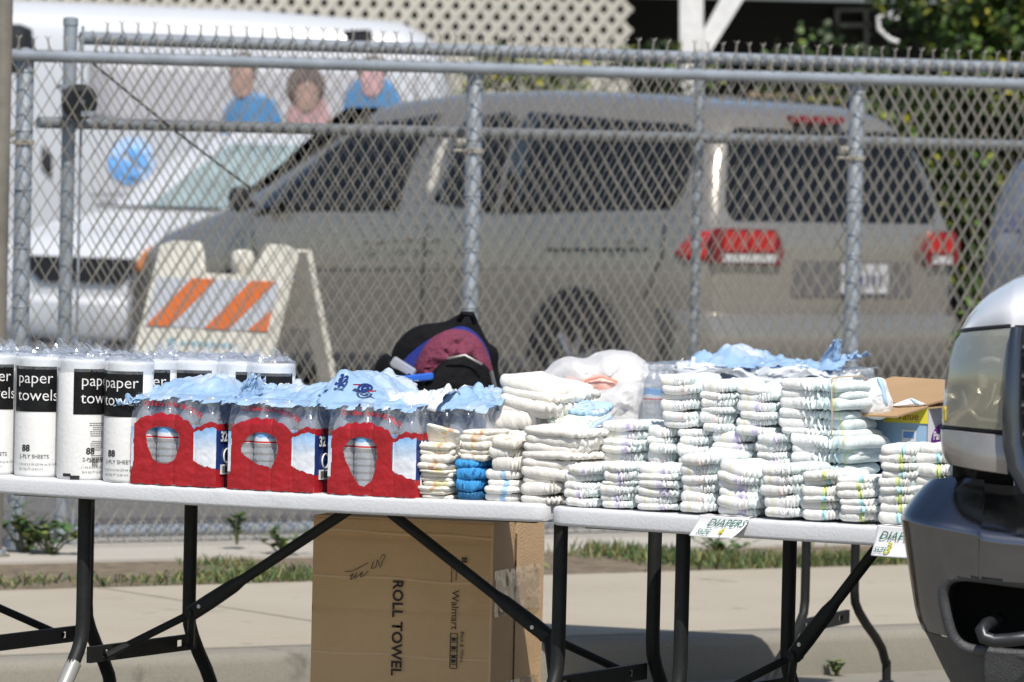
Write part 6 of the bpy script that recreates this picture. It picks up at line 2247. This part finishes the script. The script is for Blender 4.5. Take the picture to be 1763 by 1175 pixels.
mb.tube([tp(1716, 660, .09), tp(1708, 690, .09), tp(1698, 704, .09)], .004, 8)
mb.build('reflector_rib', mat('bright_chrome', (.8, .8, .78), .12, .9), hl, inv=tv)
mb = MB()
mb.lathe([(.004, -.02), (.010, -.015), (.011, .015), (.004, .022)], 12, tuple(tp(1692, 655, .11)))
mb.build('bulb', m_lens, hl, inv=tv)
sig = [[(1650, 738, .22), (1622, 739, .14), (1642, 741, .08), (1687, 746, .030), (1737, 751, .012)],
       [(1652, 775, .22), (1624, 776, .13), (1643, 778, .07), (1687, 783, .020), (1737, 788, .002)],
       [(1658, 796, .22), (1634, 798, .13), (1648, 802, .07), (1687, 810, .022), (1736, 817, .004)]]
m_sig = mat('signal_lens_grey', (.36, .335, .315), .25, .5, .2, 4, coat=.5)
thick(loft(P4(sig), 30, 14).build('turn_signal', m_sig, trk, inv=tv))
for rw_, dz in ((lens[0], -3), (lens[-1], 4)):
    mb = MB()
    mb.tube([tp(u, v+dz, d+.012) for u, v, d in rw_[1:]], .005, 8)
    mb.build('rubber_seal', m_black_pl, trk, inv=tv)
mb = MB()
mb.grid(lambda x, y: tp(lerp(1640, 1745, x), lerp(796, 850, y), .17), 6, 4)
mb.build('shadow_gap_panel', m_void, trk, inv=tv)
mb = MB()
mb.grid(lambda x, y: tp(lerp(1624, 1630, x), lerp(700, 728, y), .132-.03*x-.004), 2, 4)
thick(mb.build('amber_reflector', mat('amber_lens', (.55, .42, .05), .2), trk, inv=tv))
# white hood
sil = [(1655, 573), (1662, 556), (1676, 534), (1702, 507), (1735, 486), (1763, 474), (1860, 450), (2100, 436), (2400, 430), (2700, 434), (2950, 450), (3060, 486), (3120, 530), (3150, 573)]
rowsH = [[tp(u, 573-.09*max(0, min(90, u-1655))*1.0, .14-.10*sm(1655, 1745, u)) for u, v in sil],
         [tp(u, 571+(v-573)*.45-.06*max(0, min(90, u-1655)), .155-.10*sm(1655, 1745, u)) for u, v in sil],
         [tp(u, 573+(v-573)*.85, .22-.06*sm(1655, 1745, u)) for u, v in sil],
         [tp(u, v, .34) for u, v in sil],
         [tp(u, v, .34)+kb*.5+Vector((0, 0, .008)) for u, v in sil],
         [tp(u, v, .34)+kb*1.05+Vector((0, 0, .015)) for u, v in sil]]
thick(loft(rowsH, 90, 40).build('hood', m_hood, trk, inv=tv, angle=60))
# grille surround and grille
mb = MB()
gp = [tp(1750, 566, .0), tp(1747, 600, -.012), tp(1744, 660, -.02), tp(1742, 720, -.022), tp(1744, 765, -.022), tp(1754, 805, -.024), tp(1772, 836, -.026), tp(1800, 852, -.028), tp(1900, 862, -.03), tp(2400, 868, -.03)]
mb.tube(gp, [.012, .015, .018, .02, .021, .022, .024, .026, .026, .026], 14)
mb.build('grille_surround', mat('dark_chrome', (.10, .11, .13), .12, .8, .1), trk, inv=tv)
mb = MB()
mb.grid(lambda x, y: tp(lerp(1747, 3060, x), lerp(560, 850, y), .03), 4, 4)
gr_ = mb.build('grille', m_black_pl, trk, inv=tv)
for k in range(5):
    mb = MB()
    mb.tube([tp(1760, 600+k*50, .01), tp(3050, 604+k*50, .01)], .008, 8)
    mb.build('grille_bar', m_black_pl, gr_, inv=tv)
# fender, wheel, cab and bed, mostly out of the picture
base = tv @ tp(1655, 573, .15)
xl_ = base.x+.012
W_T = (tv @ tp(3150, 573, .15)).x-.012
zf = base.z
for sx_, nm in ((xl_, 'fender'), (W_T, 'fender')):
    mb = MB()
    arch = [(.78+.40*math.cos(t), .38+.40*math.sin(t)) for t in [math.pi*(1-k/12) for k in range(13)]]
    poly = [(.34, zf-.02), (.30, .70), (.36, .45)]+arch+[(1.40, .42), (1.40, zf+.02), (.5, zf)]
    mb.prism([(sx_, d, z) for d, z in poly], (.02 if sx_ > 1 else -.0, 0, 0) if False else (.015, 0, 0))
    mb.build(nm, m_hood, trk, smooth=False)
for sx_ in (xl_+.16, W_T-.16):
    for d in (.78, 4.2):
        mb = MB()
        n = 28
        pr = [(.22, -.12), (.34, -.12), (.37, -.09), (.37, .09), (.34, .12), (.22, .12)]
        vs = [(sx_+h, d+r*math.cos(6.2832*k/n), .371+r*math.sin(6.2832*k/n)) for r, h in pr for k in range(n)]
        mb.add(vs, [(j*n+k, j*n+(k+1) % n, (j+1)*n+(k+1) % n, (j+1)*n+k) for j in range(len(pr)-1) for k in range(n)])
        w_ = mb.build('wheel', m_rubber, trk)
        mb = MB()
        pr = [(.225, -.10), (.20, -.05), (.05, -.09), (.05, .09), (.20, .05), (.225, .10)]
        vs = [(sx_+h, d+r*math.cos(6.2832*k/n), .371+r*math.sin(6.2832*k/n)) for r, h in pr for k in range(n)]
        mb.add(vs, [(j*n+k, j*n+(k+1) % n, (j+1)*n+(k+1) % n, (j+1)*n+k) for j in range(len(pr)-1) for k in range(n)])
        mb.build('rim', mat('rim_alloy', (.35, .35, .35), .35, .7), w_)
mb = MB()
cabp = [(1.38, .45), (1.38, zf+.10), (1.95, zf+.60), (2.2, zf+.64), (3.0, zf+.62), (3.2, zf+.10), (3.2, .45)]
mb.prism([(xl_+.13, d, z) for d, z in cabp], (W_T-xl_-.26, 0, 0))
cab = mb.build('cab', m_hood, trk, smooth=False)
cab.modifiers.new('b', 'BEVEL').width = .04
mb = MB()
mb.prism([(xl_+.22, 1.47, zf+.16), (W_T-.22, 1.47, zf+.16), (W_T-.28, 1.885, zf+.53), (xl_+.28, 1.885, zf+.53)], (0, -.03, .035))
mb.build('windscreen', m_glass, trk, smooth=False)
mb = MB()
mb.prism([(xl_+.02, d, z) for d, z in ((3.2, .5), (3.2, zf+.06), (5.1, zf+.06), (5.1, .5))], (W_T-xl_-.04, 0, 0))
bed = mb.build('bed', m_hood, trk, smooth=False)
bed.modifiers.new('b', 'BEVEL').width = .03
